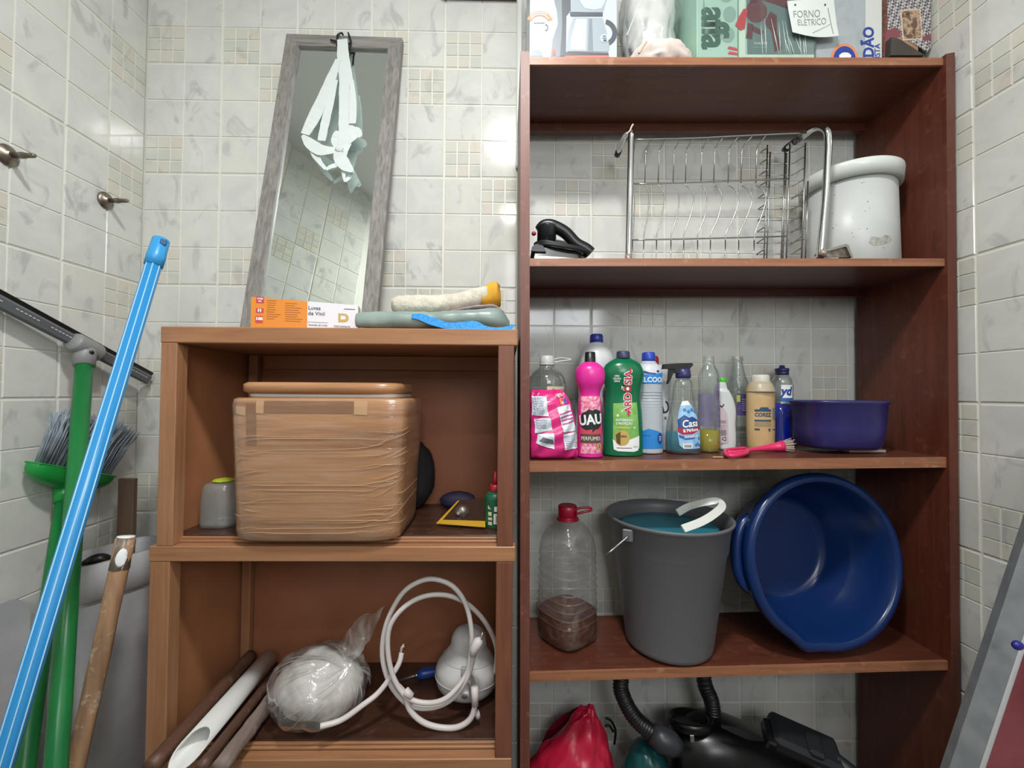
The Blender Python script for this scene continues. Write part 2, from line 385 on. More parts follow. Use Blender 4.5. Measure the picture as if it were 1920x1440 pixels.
# wall behind the viewer with an unseen high window, added for the frontal light
wf = MB(); T = .12; WX = .42
for x0, x1, z0, z1 in ((XL-.2, WX-.43, 0, 2.8), (WX+.43, XR+.2, 0, 2.8), (WX-.43, WX+.43, 0, 1.72), (WX-.43, WX+.43, 2.48, 2.8)): wf.box(((x0+x1)/2, FRONT-T/2, (z0+z1)/2), (x1-x0, T, z1-z0), .0005)
tagit(obj('wall_front', wf, P('plaster', '9b9a94', .8), None, None, (cx, FRONT, 0)), kind='structure')
m_alu = P('aluminium', 'b9bcbe', .35, .9)
win = thing('window_1', None, None, (WX, FRONT-.05, 1.72)); win['kind'] = 'structure'
fr = MB()
for c, d in (((WX-.415, FRONT-.06, 2.1), (.03, .05, .76)), ((WX+.415, FRONT-.06, 2.1), (.03, .05, .76)), ((WX, FRONT-.06, 1.735), (.86, .05, .03)), ((WX, FRONT-.06, 2.465), (.86, .05, .03)), ((WX, FRONT-.06, 2.1), (.03, .04, .72))): fr.box(c, d)
obj('window_frame', fr, m_alu, win)
trim = MB().box((.031, -.006, 2.2), (.017, .012, .75), .004)
tagit(obj('trim_1', trim, m_trim, None, None, (.031, 0, 1.8)), kind='structure')
m_rail = P('old brown paint', '6e5a45', .5, var=('57452f', 9))
tagit(obj('trim_2', MB().box((-.075, -.011, 2.313), (.21, .022, .05), .002), m_rail, None, None, (-.075, 0, 2.3)), kind='structure')
# ceiling lamp: round fitting above the viewer
m_en = P('lamp enamel', 'eceeec', .4)
lamp = thing('ceiling_lamp', 'round white ceiling lamp just above the shelf unit', 'lamp', (.02, -1.0, CEIL))
obj('lamp_base', MB().lathe([(-.03, .14), (-.0005, .145)], (.02, -1.0, CEIL), 40), m_en, lamp)
lamp = thing('ceiling_lamp', 'small round white ceiling lamp behind the viewer', 'lamp', (.03, -1.86, CEIL))  # unseen fitting that goes with the added second lamp
obj('lamp_base', MB().lathe([(-.03, .10), (-.0005, .105)], (.03, -1.86, CEIL), 40), m_en, lamp)

# ---------------------------------------------------------------- furniture
w_cab = WOOD('cabinet front wood', 'ad7f5b', '936446', 'Z', .42)
w_cabx = WOOD('cabinet edge wood', 'ae7f5a', '956647', 'X', .42)
w_cabin = P('cabinet inner hardboard', 'bb7f58', .4, var=('a66f4c', 5), bump=(90, .04))
w_cabback = P('cabinet back hardboard', 'a56b4c', .4, var=('925c40', 4))
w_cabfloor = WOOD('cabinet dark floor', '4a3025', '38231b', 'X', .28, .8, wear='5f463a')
w_red = WOOD('bookcase side wood', '623122', '4d2418', 'Z', .42, wear='704030')
w_redf = WOOD('bookcase upright edge', '744638', '60362b', 'Z', .45, wear='87594a')
w_shf = WOOD('bookcase shelf wood', '623526', '4c261b', 'X', .38, .8, wear='714637')
w_lip = WOOD('bookcase shelf edge', 'a56f50', '7c4e38', 'X', .42, wear='a98262')
YC, YB = -.285, -.012
cab = thing('wooden_cabinet', 'orange-brown open wooden cabinet with two compartments, left of the tall shelf unit', 'cabinet', (-.33, -.15, 0))
XCL, XCR, ZT = -.685, .0235, 1.346
obj('top_board', MB().box(((XCL+XCR)/2, (YC+YB)/2, ZT-.0165), (XCR-XCL, YB-YC, .033), .002), w_cabx, cab)
UP, LO = .926, .516                      # floors of the two compartments
def stile(x0, x1, z0, z1, y0=YC, y1=YC+.03, n='stile', m=None): return obj(n, MB().box(((x0+x1)/2, (y0+y1)/2, (z0+z1)/2), (x1-x0, y1-y0, z1-z0), .0015), m or w_cab, cab)
MB_T, MB_B = .9135, .884                 # middle rail
stile(-.683, -.6515, MB_T, ZT-.033); stile(-.6945, -.6555, LO-.014, MB_B); stile(-.6945, -.6555, 0, LO-.062)
w_cabr = WOOD('cabinet right stile', '82513c', '6b3f2f', 'Z', .45)
stile(-.0155, .0165, MB_T, ZT-.033, m=w_cabr); stile(-.0165, .0165, LO-.014, MB_B, m=w_cabr); stile(-.0165, .0165, 0, LO-.062, m=w_cabr)
for z0, z1, xa in ((MB_T, ZT-.033, -.677), (0, MB_B, -.683)):
    obj('side_panel', MB().box((xa, (YC+.03+YB)/2, (z0+z1)/2), (.008, YB-YC-.03, z1-z0), .001), w_cabin, cab)
    obj('side_panel', MB().box((.0105, (YC+.03+YB)/2, (z0+z1)/2), (.008, YB-YC-.03, z1-z0), .001), w_cabin, cab)
obj('back_panel', MB().box(((XCL+XCR)/2, YB+.004, .665), (XCR-XCL-.02, .006, 1.3), .0005), w_cabback, cab)
obj('middle_rail', MB().box((-.337, YC+.012, (MB_T+MB_B)/2), (.717, .026, MB_T-MB_B), .0015), w_cabx, cab)
obj('bottom_rail', MB().box((-.339, YC+.012, LO-.038), (.711, .026, .048), .0015), w_cabx, cab)
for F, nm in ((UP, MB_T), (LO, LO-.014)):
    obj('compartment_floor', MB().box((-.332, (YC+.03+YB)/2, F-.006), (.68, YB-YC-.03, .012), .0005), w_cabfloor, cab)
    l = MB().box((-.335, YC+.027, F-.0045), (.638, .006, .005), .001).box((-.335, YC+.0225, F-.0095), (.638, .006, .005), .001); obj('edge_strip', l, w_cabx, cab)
for z0, z1, x in ((UP, ZT-.033, -.6615), (LO, MB_B, -.6675)):
    obj('corner_cleat', MB().box((x+.008, YB-.011, (z0+z1)/2), (.022, .018, z1-z0-.002), .001), w_cab, cab)
obj('rear_cleat', MB().box((-.32, YB-.011, ZT-.052), (.61, .016, .036), .001), w_cabback, cab)

YF = -.245
bc = thing('bookcase', 'tall dark reddish-brown open wooden shelf unit with five shelves, right of the cabinet', 'shelf unit', (.49, -.13, 0))
obj('side_panel', MB().prism([(.0268, 1.947), (.0462, 1.947), (.0572, 0), (.0375, 0)], YF, YB), w_redf, bc)
def xin(z): return .9318+.0086*z
obj('side_panel', MB().prism([(xin(1.96), 1.959), (xin(1.96)+.0195, 1.963), (xin(0)+.0195, 0), (xin(0), 0)], YF, YB), w_red, bc)
SH = [(1.940, 1.9555, .0165), (1.5045, 1.5145, .0165), (1.0747, 1.0875, .022), (.6365, .6580, .0185), (.19, .20, .02)]
def shz(i, x): a = SH[i]; return a[0]+(a[1]-a[0])*(x-.05)/.88
XLI = lambda z: .0462+.011*(1-z/1.964)
for a, b, t in SH:
    x0, x1 = XLI(a), xin(b)
    for nm, ya, yb_, m_ in (('shelf', YF+.0115, YB-.012, w_shf), ('shelf_edge', YF+.006, YF+.0115, w_lip)):
        mb = MB(); mb.prism([(x0, a), (x1, b), (x1, b-t), (x0, a-t)], ya, yb_); obj(nm, mb, m_, bc)
for i in (0, 1):
    a, b, t = SH[i]; z = (a+b)/2-t-.012
    mb = MB().prism([(XLI(a), a-t), (xin(b), b-t), (xin(b), b-t-.02), (XLI(a), a-t-.02)], YB-.03, YB-.012); obj('rear_rail', mb, w_shf, bc)
# ---------------------------------------------------------------- more helpers
def ribbon(mb, pts, ws, n, th=.0012, mi=0, k=5):
    q = cr([tuple(p)+(w_,) for p, w_ in zip(pts, ws)], k); n = Vector(n).normalized(); vs = []
    for i, p in enumerate(q):
        a = Vector(q[max(0, i-1)][:3]); b = Vector(q[min(len(q)-1, i+1)][:3]); t = (b-a).normalized(); s = t.cross(n).normalized()*(p[3]/2); c = Vector(p[:3])
        vs += [c-s, c+s, c+s+n*th, c-s+n*th]
    fs = []
    for i in range(len(q)-1):
        o = 4*i
        for a in range(4): fs.append([o+a, o+(a+1) % 4, o+4+(a+1) % 4, o+4+a])
    fs += [[3, 2, 1, 0], [4*(len(q)-1)+i for i in range(4)]]
    return mb.add(vs, fs, mi, False)
def crumple(mb, amp, scale, seed=0, zmin=None, start=0):
    o = Vector((seed*3.3, seed*1.7, seed*9.1))
    for i in range(start, len(mb.v)):
        v = mb.v[i]; d = noise.noise_vector(v*scale+o)*amp+noise.noise_vector(v*scale*2.7+o)*amp*.45; v = v+d
        if zmin is not None and v.z < zmin: v.z = zmin
        mb.v[i] = v
def ext(a, b, z):
    t = (z-a.z)/(b.z-a.z); return a+(b-a)*t
def lerp(a, b, t): return a+(b-a)*t
def frame_T(o, x, z):
    """matrix with local x along x and local z close to z"""
    x = Vector(x).normalized(); y = Vector(z).cross(x).normalized(); z = x.cross(y)
    return Matrix(((x.x, y.x, z.x, o[0]), (x.y, y.y, z.y, o[1]), (x.z, y.z, z.z, o[2]), (0, 0, 0, 1)))
class Bot:
    """a bottle-like thing measured on the photograph: axis at pixel column cx, plane y, standing on zb; profile rows (pixel row, radius in pixels)"""
    def __init__(s, name, label, cat, cx, y, zb, prof, mat, ryk=1., ex=2., n=36, k=4, part='body', top=True, bot=True, sm=True):
        s.cx, s.y, s.zb, s.ryk, s.ex, s.n = cx, y, zb, ryk, ex, n
        s.c = Vector((at(cx, prof[-1][0], y).x*.3+at(cx, prof[0][0], y).x*.7, y, zb)); s.t = thing(name, label, cat, s.c)
        s.prof = s.conv(prof, k, sm); s.prof[0] = (0,)+tuple(s.prof[0][1:]); s.surf = lsurf(s.prof, s.c, ex)
        s.body = obj(part, MB().lathe(s.prof, s.c, n, 0, ex, bot, top), mat, s.t)
    def z(s, py): return at(s.cx, py, s.y).z-s.zb
    def conv(s, prof, k=4, sm=True):
        p = [(s.z(q[0]), q[1]*S(s.y), (q[2] if len(q) > 2 else q[1]*s.ryk)*S(s.y)) for q in prof]
        q = cr(p, k) if sm else p
        return [(max(0, t[0]), max(t[1], .0005), max(t[2], .0005)) for t in q]
    def part(s, name, prof, mat, ex=2., n=24, k=1, dx=0, label=None, parent=None, top=True, bot=True):
        p = [(s.z(q[0]), q[1]*S(s.y), (q[2] if len(q) > 2 else q[1])*S(s.y)) for q in prof]
        if k > 1: p = cr(p, k)
        return obj(name, MB().lathe(p, s.c+Vector((dx*S(s.y), 0, 0)), n, 0, ex, bot, top), mat, parent or s.t, label)
    def uv(s, px, py): return ((px-s.cx)*S(s.y)*.97, s.z(py))
    def dec(s, name, polys, mat, off=.0005, step=.005, parent=None):
        return decal(name, [[s.uv(*q) for q in p] for p in polys], s.surf, mat, parent or s.t, off, step)
    def txt(s, st, size, px, py, mat, off=.0012, **k):
        u, v = s.uv(px, py); return text(st, size*S(s.y), u, v, s.surf, mat, s.t, off, step=.004, **k)

# shared materials
m_white = P('white print', 'eef0f0', .5); m_black = P('black print', '1c1c1e', .5); m_dark = P('dark grey print', '4b4f54', .5)
m_chrome = P('chrome', 'd2d5d6', .12, 1.); m_steel = P('steel wire', 'a9aaa6', .25, 1.)
m_blackpl = P('black plastic', '17181a', .35); m_red = P('red plastic', 'a81f33', .35)
m_navy = P('navy plastic', '27305f', .35)

# ---------------------------------------------------------------- left wall hooks
m_oldm = P('tarnished metal', '6d6258', .38, .85, var=('a39a8e', 60)); m_pin = P('steel pin', '8d8880', .4, .7, var=('6a5f52', 80))
for i, (px, py, lab) in enumerate(((200, 376, 'tarnished round metal wall hook with a short pin, the one nearer the corner'), (16, 291, 'larger tarnished metal wall hook with a short pin at the photo\'s left edge'))):
    p = onx(px, py, XL+.004); t = thing('wall_hook', lab, 'hook', (XL, p.y, p.z), 'bare hooks on the left wall')
    T = Matrix.Translation((XL+.0002, p.y, p.z)) @ Matrix.Rotation(PI/2, 4, 'Y')
    mb = MB(); mb.T = T; mb.lathe([(0, .020), (.003, .020), (.006, .0165), (.009, .009), (.013, .0075)], n=28); obj('flange', mb, m_oldm, t)
    mb = MB(); mb.T = T; mb.lathe([(.012, .0055), (.024, .005), (.026, .0062), (.034, .006), (.036, .0048), (.052, .0045), (.055, .003)], n=16); obj('pin', mb, m_pin, t)

# ---------------------------------------------------------------- poles and broom in the left gap
m_green = P('green coated pole', '1f7d3f', .3, var=('19703a', 8)); m_blue = P('blue coated pole', '2f8fd0', .3); m_bluecap = P('blue plastic cap', '3398d8', .35)
m_stripe = P('pale stripe', 'a9d6f2', .3); m_greyrub = P('dark grey plastic blade', '626468', .42); m_conn = P('mid grey plastic', '8a8b8b', .42)
# squeegee turned upside down
bl, brr = onx(0, 562, -.944), onx(281, 710, -.925); dirb = (brr-bl).normalized(); bl0 = bl-dirb*.10
sq = thing('floor_squeegee', 'upturned floor squeegee with a dark grey blade along the left wall and a green pole', 'squeegee', (-.62, -.60, 0))
T = frame_T(lerp(bl0, brr, .5), dirb, (.25, 0, 1)); L = (brr-bl0).length
mb = MB(); mb.T = T; mb.box((0, 0, -.004), (L, .016, .024), .004); obj('blade_holder', mb, m_greyrub, sq)
mb = MB(); mb.T = T; mb.box((0, .001, .012), (L*.995, .006, .010), .001); obj('rubber_blade', mb, m_blackpl, sq)
mb = MB(); mb.T = T
for g0 in (-.16, -.095, -.03, .125, .165):
    for i in range(6): mb.box((g0+.0075*i, -.0084, -.002), (.005, .0012, .0022), .0004)
obj('slot_row', mb, P('pale slot', 'c7cac8', .5), sq)
tj = onx(160, 652, -.926); pb = at(105, 1440, -.43); pf = ext(tj, pb, .014); pd = (pf-tj).normalized()
mb = MB(); mb.tube([tj-pd*.012, tj+pd*.045], [.020, .0185], 18); mb.tube([tj-dirb*.03, tj-dirb*.024, tj+dirb*.024, tj+dirb*.03], [.018, .021, .021, .018], 16); obj('socket', mb, m_conn, sq)
obj('pole', MB().tube([tj+pd*.035, pf], .0148, 20), m_green, sq)
mb = MB(); mb.tube([tj+Vector((.0195, -.006, .0))+pd*.012, tj+Vector((.0225, -.0075, 0))+pd*.012], .004, 10); obj('locking_pin', mb, m_blackpl, sq)
# broom turned upside down
m_gplast = P('green plastic', '1d9140', .28); m_brist = P('grey bristles', '9ca7b1', .6, var=('76828d', 40))
hb0, hb1 = onx(58, 868, -.938), onx(208, 893, -.938); hc = lerp(hb0, hb1, .5); hd = (hb1-hb0).normalized(); hl = (hb1-hb0).length
brm = thing('broom', 'upturned broom with grey bristles and a green head, behind the squeegee pole', 'broom', (-.76, -.62, 0))
T = frame_T(hc, hd, (.12, 0, 1))
mb = MB(); mb.T = T
mb.grid(lambda u, v: (lambda a: (hl*.5*math.cos(PI*(1-u)), .030*math.sin(PI*u)**.6*math.cos(PI*(v+1)), -.042*math.sin(PI*u)**.7*math.sin(PI*v)**.7))(0), 28, 14)
mb.prism([(hl*.5*math.cos(PI*(1-i/20)), -.001) for i in range(21)]+[(hl*.5*math.cos(PI*i/20), .001) for i in range(21)], -.001, .001)
mb.box((0, 0, .001), (hl*.98, .036, .004), .002); obj('broom_head', mb, m_gplast, brm)
bm_ = MB(); rnd = random.Random(3)
for i in range(420):
    a = rnd.uniform(-1, 1); b_ = rnd.uniform(-1, 1)*.013; h = .118+rnd.uniform(-.012, .008)-.012*a*a
    p0 = T @ Vector((a*hl*.43, b_, .002)); p1 = T @ Vector((a*hl*.46+rnd.uniform(-.003, .003), b_*1.3, h*.6)); p2 = T @ Vector((a*hl*.52+rnd.uniform(-.006, .006), b_*1.8+rnd.uniform(-.004, .004), h))
    bm_.tube([p0, p1, p2], [.0016, .0016, .0011], 4)
tagit(obj('bristles', bm_, m_brist, brm), kind='stuff')
bb = hc+T.to_3x3() @ Vector((0, 0, -.04)); pb = at(47, 1440, -.40); pf2 = ext(bb, pb, .013); pd2 = (pf2-bb).normalized()
obj('ferrule', MB().tube([bb-pd2*.012, bb+pd2*.03], [.02, .0165], 16), m_gplast, brm)
obj('pole', MB().tube([bb+pd2*.02, pf2], .0135, 18), m_green, brm)
lb = T @ Vector((-.012, -.0305, -.017)); mb = MB(); mb.T = frame_T(lb, hd, (.12, 0, 1)); mb.prism(circ(0, 0, .014, 20, r2=.007), -.0012, .0012); obj('round_sticker', mb, P('sticker red', 'c0504a', .4, var=('d8d0c4', 160)), brm)
# blue pole
bp1 = at(290, 490, -.275); bp0 = at(14, 1400, -.50); bpf = ext(bp1, bp0, .009); bd = (bp1-bpf).normalized()
blp = thing('blue_pole', 'loose bright blue pole with pale stripes leaning in front of the green poles', 'pole', bpf)
obj('pole', MB().tube([bpf, bp1], .0135, 20), m_blue, blp)
sd = Vector((1, 0, 0)); nn = (CAM-lerp(bpf, bp1, .7)); nn = (nn-bd*nn.dot(bd)).normalized(); sd = bd.cross(nn)
for a in (-.95, -.12, .72):
    off = (nn*math.cos(a)+sd*math.sin(a))*.01355; obj('stripe', MB().tube([bpf+off, bp1+off], .0011, 6), m_stripe, blp)
cap = MB(); c0 = bp1-bd*.010
cap.tube([c0, c0+bd*.022, c0+bd*.026, c0+bd*.060, c0+bd*.062], [.0155, .0162, .0155, .0147, .0128], 20); obj('hanging_cap', cap, m_bluecap, blp)
hole = c0+bd*.050; cap = MB(); cap.T = frame_T(hole+nn*.0142+sd*.004, sd, bd); cap.box((0, 0, 0), (.011, .003, .013), .002); obj('hanging_hole', cap, P('blue cap hole', '14507e', .6), blp)
# rough wooden stick with painted end
m_bark = WOOD('peeling wood stick', 'b08a68', '6e5440', 'Z', .6, .6, wear='c6b7a4')
s1 = at(236, 1008, -.33); s0 = at(146, 1420, -.39); sf = ext(s1, s0, .004); sdv = (s1-sf).normalized()
stk = thing('wooden_stick', 'worn wooden stick with a white painted end leaning beside the green pole', 'stick', sf)
pts = [lerp(sf, s1, i/14) for i in range(15)]; mb = MB().tube(pts, [.0105+.0035*i/14 for i in range(15)], 14); crumple(mb, .0024, 38, 2); obj('shaft', mb, m_bark, stk)
mb = MB().tube([s1-sdv*.055, s1-sdv*.03, s1+sdv*.001], [.0150, .0138, .0140], 14); crumple(mb, .0013, 70, 4); obj('tape_wrap', mb, P('dark brown tape', '5d4f44', .35, var=('8d8074', 50)), stk)
obj('painted_end', MB().tube([s1, s1+sdv*.003], [.0140, .0128], 16), m_white, stk)
nn2 = (CAM-s1).normalized(); mb = MB(); mb.T = frame_T(s1-sdv*.035+nn2*.0145, sdv, nn2); mb.blob((0, 0, 0), (.016, .008, .002), .15, 4, 3, 16, 10); obj('paint_patch', mb, m_white, stk)
# grey bin along the wall
m_bin = P('scuffed grey plastic', 'bcbcbf', .55, var=('a7a7ab', 7), bump=(55, .06))
ba, bbp = Vector((-.772, -.125)), Vector((-.842, -.268)); bdir = (bbp-ba).normalized(); bn = Vector((bdir.y, -bdir.x))*-1
binc = (ba+bbp)/2
if bn.x < 0: bn = -bn
def rrect(cx_, cy_, hx, hy, r, n=6):
    o = []
    for sx, sy, a0 in ((1, 1, 0), (-1, 1, PI/2), (-1, -1, PI), (1, -1, 1.5*PI)):
        for i in range(n+1):
            a = a0+PI/2*i/n; o.append((cx_+sx*(hx-r)+r*math.cos(a), cy_+sy*(hy-r)+r*math.sin(a)))
    return o
def loftz(mb, secs, mi=0, sm=True, T=None, caps=(True, True)):
    """secs = list of (outline [(x, y)], z)"""
    n = len(secs[0][0]); vs = [(x, y, z) for o, z in secs for x, y in o]
    fs = [[j*n+i, j*n+(i+1) % n, (j+1)*n+(i+1) % n, (j+1)*n+i] for j in range(len(secs)-1) for i in range(n)]
    if caps[0]: fs.append(list(range(n-1, -1, -1)))
    if caps[1]: fs.append([(len(secs)-1)*n+i for i in range(n)])
    return mb.add(vs, fs, mi, sm)
bang = math.atan2(bdir.y, bdir.x); BZ = .862
binT = Matrix.Translation((binc.x-bn.x*.06, binc.y-bn.y*.06, 0)) @ Matrix.Rotation(bang, 4, 'Z')
bn_t = thing('plastic_bin', 'tall scuffed grey plastic bin standing in the corner left of the cabinet', 'bin', (binc.x-bn.x*.06, binc.y-bn.y*.06, 0))
mb = MB(); mb.T = binT; hx, hy = .084, .06
loftz(mb, [(rrect(0, 0, hx*.84, hy*.8, .02), .004), (rrect(0, 0, hx*.97, hy*.96, .025), BZ-.07), (rrect(0, 0, hx*.97, hy*.96, .025), BZ-.01), (rrect(0, 0, hx*.93, hy*.9, .022), BZ-.01), (rrect(0, 0, hx*.90, hy*.86, .022), BZ-.3)], caps=(True, True)); obj('bin_body', mb, m_bin, bn_t)
mb = MB(); mb.T = binT
loftz(mb, [(rrect(0, 0, hx*.98, hy*.97, .025), BZ-.075), (rrect(0, 0, hx*1.04, hy*1.08, .03), BZ-.07), (rrect(0, 0, hx*1.05, hy*1.1, .03), BZ), (rrect(0, 0, hx*.95, hy*.94, .025), BZ+.002), (rrect(0, 0, hx*.94, hy*.92, .025), BZ-.02)], caps=(False, False)); obj('bin_rim', mb, m_bin, bn_t)
# a rounded grey lid resting on edge against the wall
mb = MB(); mb.T = frame_T((-.914, -.316, .0), (-.05, -1, 0), (-.045, 0, 1))
mb.prism([(x, z+.412) for x, z in rrect(0, 0, .047, .405, .038, 8)], -.006, .006); mb.prism([(x, z+.412) for x, z in rrect(0, 0, .038, .394, .032, 8)], -.010, .004)
solo('bin_lid', mb, m_bin, (-.914, -.316, .005), 'grey plastic lid with rounded corners on edge against the left wall, beside the bin', 'lid')
# board and black handle sticking out of the bin
b1 = at(240, 897, -.10); solo('wooden_board', MB().box((b1.x, -.10, (b1.z+.63)/2), (.037, .012, b1.z-.63), .001), WOOD('grey brown slat', '6b5546', '57453a', 'Z', .6), (b1.x, -.10, .55), 'grey-brown wooden slat standing upright out of the bin', 'slat')
h_ = [at(148, 1092, -.20), at(158, 1066, -.20), at(178, 1051, -.20), at(197, 1052, -.19), at(206, 1075, -.18), at(208, 1120, -.18)]
mb = MB().tube(cr([tuple(p) for p in h_], 6), .013, 12); solo('bent_rod', mb, m_blackpl, h_[0], 'curved black plastic rod poking out of the bin', 'rod')

# ---------------------------------------------------------------- on top of the cabinet
# mirror
MTH = math.atan2(.145, .812); MO = Vector((-.4515, -.167, ZT+.0058)); MT = Matrix.Translation(MO) @ Matrix.Rotation(-MTH, 4, 'X') @ Matrix.Rotation(math.radians(1.1), 4, 'Y'); ML = .814/math.cos(MTH); MW = .307
m_frame = WOOD('grey washed wood', '94918c', '625f5b', 'Z', .5, 2.2); m_frameh = WOOD('grey washed wood across', '94918c', '625f5b', 'X', .5, 2.2)
mir = thing('leaning_mirror', 'tall mirror in a grey wood-grain frame leaning on the tiles', 'mirror', MO)
fw = .036
for sx in (-1, 1):
    mb = MB(); mb.T = MT; x0, x1 = sx*MW/2, sx*(MW/2-fw); mb.prism([(x0, 0), (x0, ML), (x1, ML-fw), (x1, fw)], 0, .018); obj('frame_rail', mb, m_frame, mir)
for z0, z1 in ((0, fw), (ML, ML-fw)):
    mb = MB(); mb.T = MT; mb.prism([(-MW/2, z0), (MW/2, z0), (MW/2-fw, z1), (-MW/2+fw, z1)], 0, .018); obj('frame_rail', mb, m_frameh, mir)
mb = MB(); mb.T = MT; mb.box((0, .009, ML/2), (MW-2*fw+.01, .004, ML-2*fw+.01), .0002); obj('glass', mb, P('mirror glass', 'f1f8f5', .012, 1.), mir)
mn = MT.to_3x3() @ Vector((0, -1, 0))
def M_(px, py, off):
    d = ray(px, py); o = MO+mn*off; return CAM+d*((o-CAM).dot(mn)/d.dot(mn))
# wire hook over the top of the frame
hk = thing('wire_hook', 'bent black wire hook over the top rail of the mirror', 'hook', M_(638, 62, 0))
for a, b_, c_ in (((632, 84), (633, 66), (641, 62)), ((655, 104), (658, 78), (653, 62))):
    p = [M_(*a, .006), M_(lerp(a[0], b_[0], .5), lerp(a[1], b_[1], .6), .006), M_(*b_, .006), M_(*c_, .004)]; p.append(MT @ Vector(((MT.inverted() @ p[-1]).x, .009, ML+.004)))
    obj('wire_prong', MB().tube(cr([tuple(q) for q in p], 5), .0024, 8), m_blackpl, hk)
obj('wire_bar', MB().tube([M_(620, 75, .005), M_(632, 78, .006), M_(645, 80, .006), M_(656, 82, .006)], .0026, 8), m_blackpl, hk)
# torn white fabric strips knotted on the hook
m_cloth = P('white nonwoven fabric', 'ccd4d2', .85, bump=(90, .15)); 
rb = thing('fabric_strip', 'torn white fabric strip knotted and hanging from the mirror hook', 'strip', M_(645, 80, .01))
SM = lambda w_: w_*S(-.06)
for j, st in enumerate(([(642, 74, 22), (644, 110, 25), (649, 150, 29), (651, 190, 33), (650, 225, 32), (646, 262, 24)],
           [(634, 112, 10), (622, 145, 20), (603, 190, 24), (585, 228, 25), (572, 252, 18)],
           [(630, 150, 8), (621, 185, 15), (611, 225, 17), (603, 264, 16)],
           [(660, 150, 8), (662, 195, 15), (661, 232, 14)],
           [(567, 254, 5), (580, 268, 22), (600, 281, 24), (622, 282, 16), (638, 279, 9)],
           [(637, 280, 16), (630, 262, 20), (634, 246, 10)],
           [(636, 278, 14), (652, 258, 30), (666, 248, 28), (677, 256, 8)],
           [(573, 260, 8), (590, 288, 14), (600, 304, 10), (611, 318, 6)],
           [(611, 318, 7), (626, 311, 10), (640, 306, 10)],
           [(631, 284, 12), (637, 296, 26), (648, 311, 24), (662, 322, 7)],
           [(662, 321, 8), (655, 332, 9), (647, 341, 5)],
           [(643, 308, 7), (644, 325, 7), (647, 341, 5)],
           [(654, 268, 12), (648, 284, 10), (646, 296, 7)])):
    mb = MB(); o = .010+.0018*(j % 5); ribbon(mb, [M_(a, b_, o+.002*math.sin(i*1.7+j)) for i, (a, b_, c_) in enumerate(st)], [SM(c_)*.9 for a, b_, c_ in st], mn, .0009); crumple(mb, .0012, 60, j); obj('strip_tail', mb, m_cloth, rb)
mb = MB().blob(M_(636, 281, .016), (.010, .007, .008), .25, 2.5, 5, 20, 14); obj('knot', mb, m_cloth, rb)

# glove box
gA = at(470, 612, -.277); gA = Vector((gA.x, -.277, ZT+.0006)); gB = at(671, 615, -.232); gB = Vector((gB.x, -.232, ZT)); gyaw = math.atan2(gB.y-gA.y, gB.x-gA.x); gl = (gB-gA).length
gh = at(470, 557, -.277).z-ZT; gh2 = at(671, 573, -.232).z-ZT
gb = thing('glove_box', 'flat orange and white cardboard box of vinyl gloves on the cabinet top', 'box', gA)
GT = Matrix.Translation(gA) @ Matrix.Rotation(gyaw, 4, 'Z'); m_or = P('orange card', 'e08a2e', .45); m_wc = P('white card', 'e3e0e6', .45); m_pk = P('coral red print', 'd8545a', .5)
mb = MB(); mb.T = GT; mb.prism([(0, 0), (gl, 0), (gl, gh2), (0, gh)], 0, .045); obj('carton', mb, m_wc, gb)
sf_ = flat(gA, gyaw); hh = lambda u: gh+(gh2-gh)*u/gl
decal('orange_panel', [[(0, 0), (gl*.513, 0), (gl*.513, hh(gl*.513)), (0, gh)]], sf_, m_or, gb, .0004)
U = lambda x: gl*(x-140)/1660; V = lambda x, y: (570-y)/430*.075*gh/.072
gd = MB()
decal('red_square', [rectp(U(215), V(0, 238), U(330), V(0, 150)), rectp(U(213), V(0, 372), U(325), V(0, 308)), rectp(U(208), V(0, 492), U(318), V(0, 412)), rectp(U(208), V(0, 510), U(316), V(0, 499))], sf_, P('red print', 'c23b45', .5), gb, .0007)
text('COM', gh*.075, U(272), V(0, 178), sf_, m_white, gb, .001, bold=.03); text('PÓ', gh*.07, U(272), V(0, 214), sf_, m_white, gb, .001, bold=.03)
text('M', gh*.14, U(268), V(0, 340), sf_, m_white, gb, .001, bold=.05); text('100', gh*.14, U(263), V(0, 452), sf_, m_white, gb, .001, bold=.05)
text('Luvas', gh*.175, U(1003), V(0, 268), sf_, m_dark, gb, .0008, align='LEFT', bold=.01); text('de Vinil', gh*.175, U(1003), V(0, 345), sf_, m_dark, gb, .0008, align='LEFT', bold=.01)
text('Guantes de vinilo', gh*.085, U(1160), V(0, 505), sf_, m_dark, gb, .0008, bold=.01); text('DESCARPACK', gh*.085, U(1545), V(0, 512), sf_, m_dark, gb, .0008, bold=.008)
m_gold = P('gold print', 'c3a45a', .5); mD = P('pale gold print', 'e9dcb8', .5)
decal('logo', [rectp(U(1480), V(0, 445), U(1575), V(0, 325))+[], circ(U(1575), V(0, 385), (V(0, 325)-V(0, 445))/2, 16, -PI/2, PI/2)], sf_, m_gold, gb, .0007)
decal('logo_window', [rectp(U(1520), V(0, 412), U(1570), V(0, 358)), circ(U(1570), V(0, 385), (V(0, 358)-V(0, 412))/2, 12, -PI/2, PI/2)], sf_, m_wc, gb, .001)
rnd = random.Random(5)
decal('small_print', lines(U(375), V(0, 180), U(590), V(0, 460), 9, gh*.022, .5, rnd)+lines(U(650), V(0, 205), U(920), V(0, 480), 9, gh*.022, .5, rnd), sf_, P('brown orange print', 'a9621f', .5), gb, .0007)
decal('fine_line', [rectp(U(995), V(0, 468), U(1320), V(0, 464)), rectp(U(1570), V(0, 262), U(1750), V(0, 254)), rectp(U(1465), V(0, 552), U(1640), V(0, 546))], sf_, m_dark, gb, .0007)
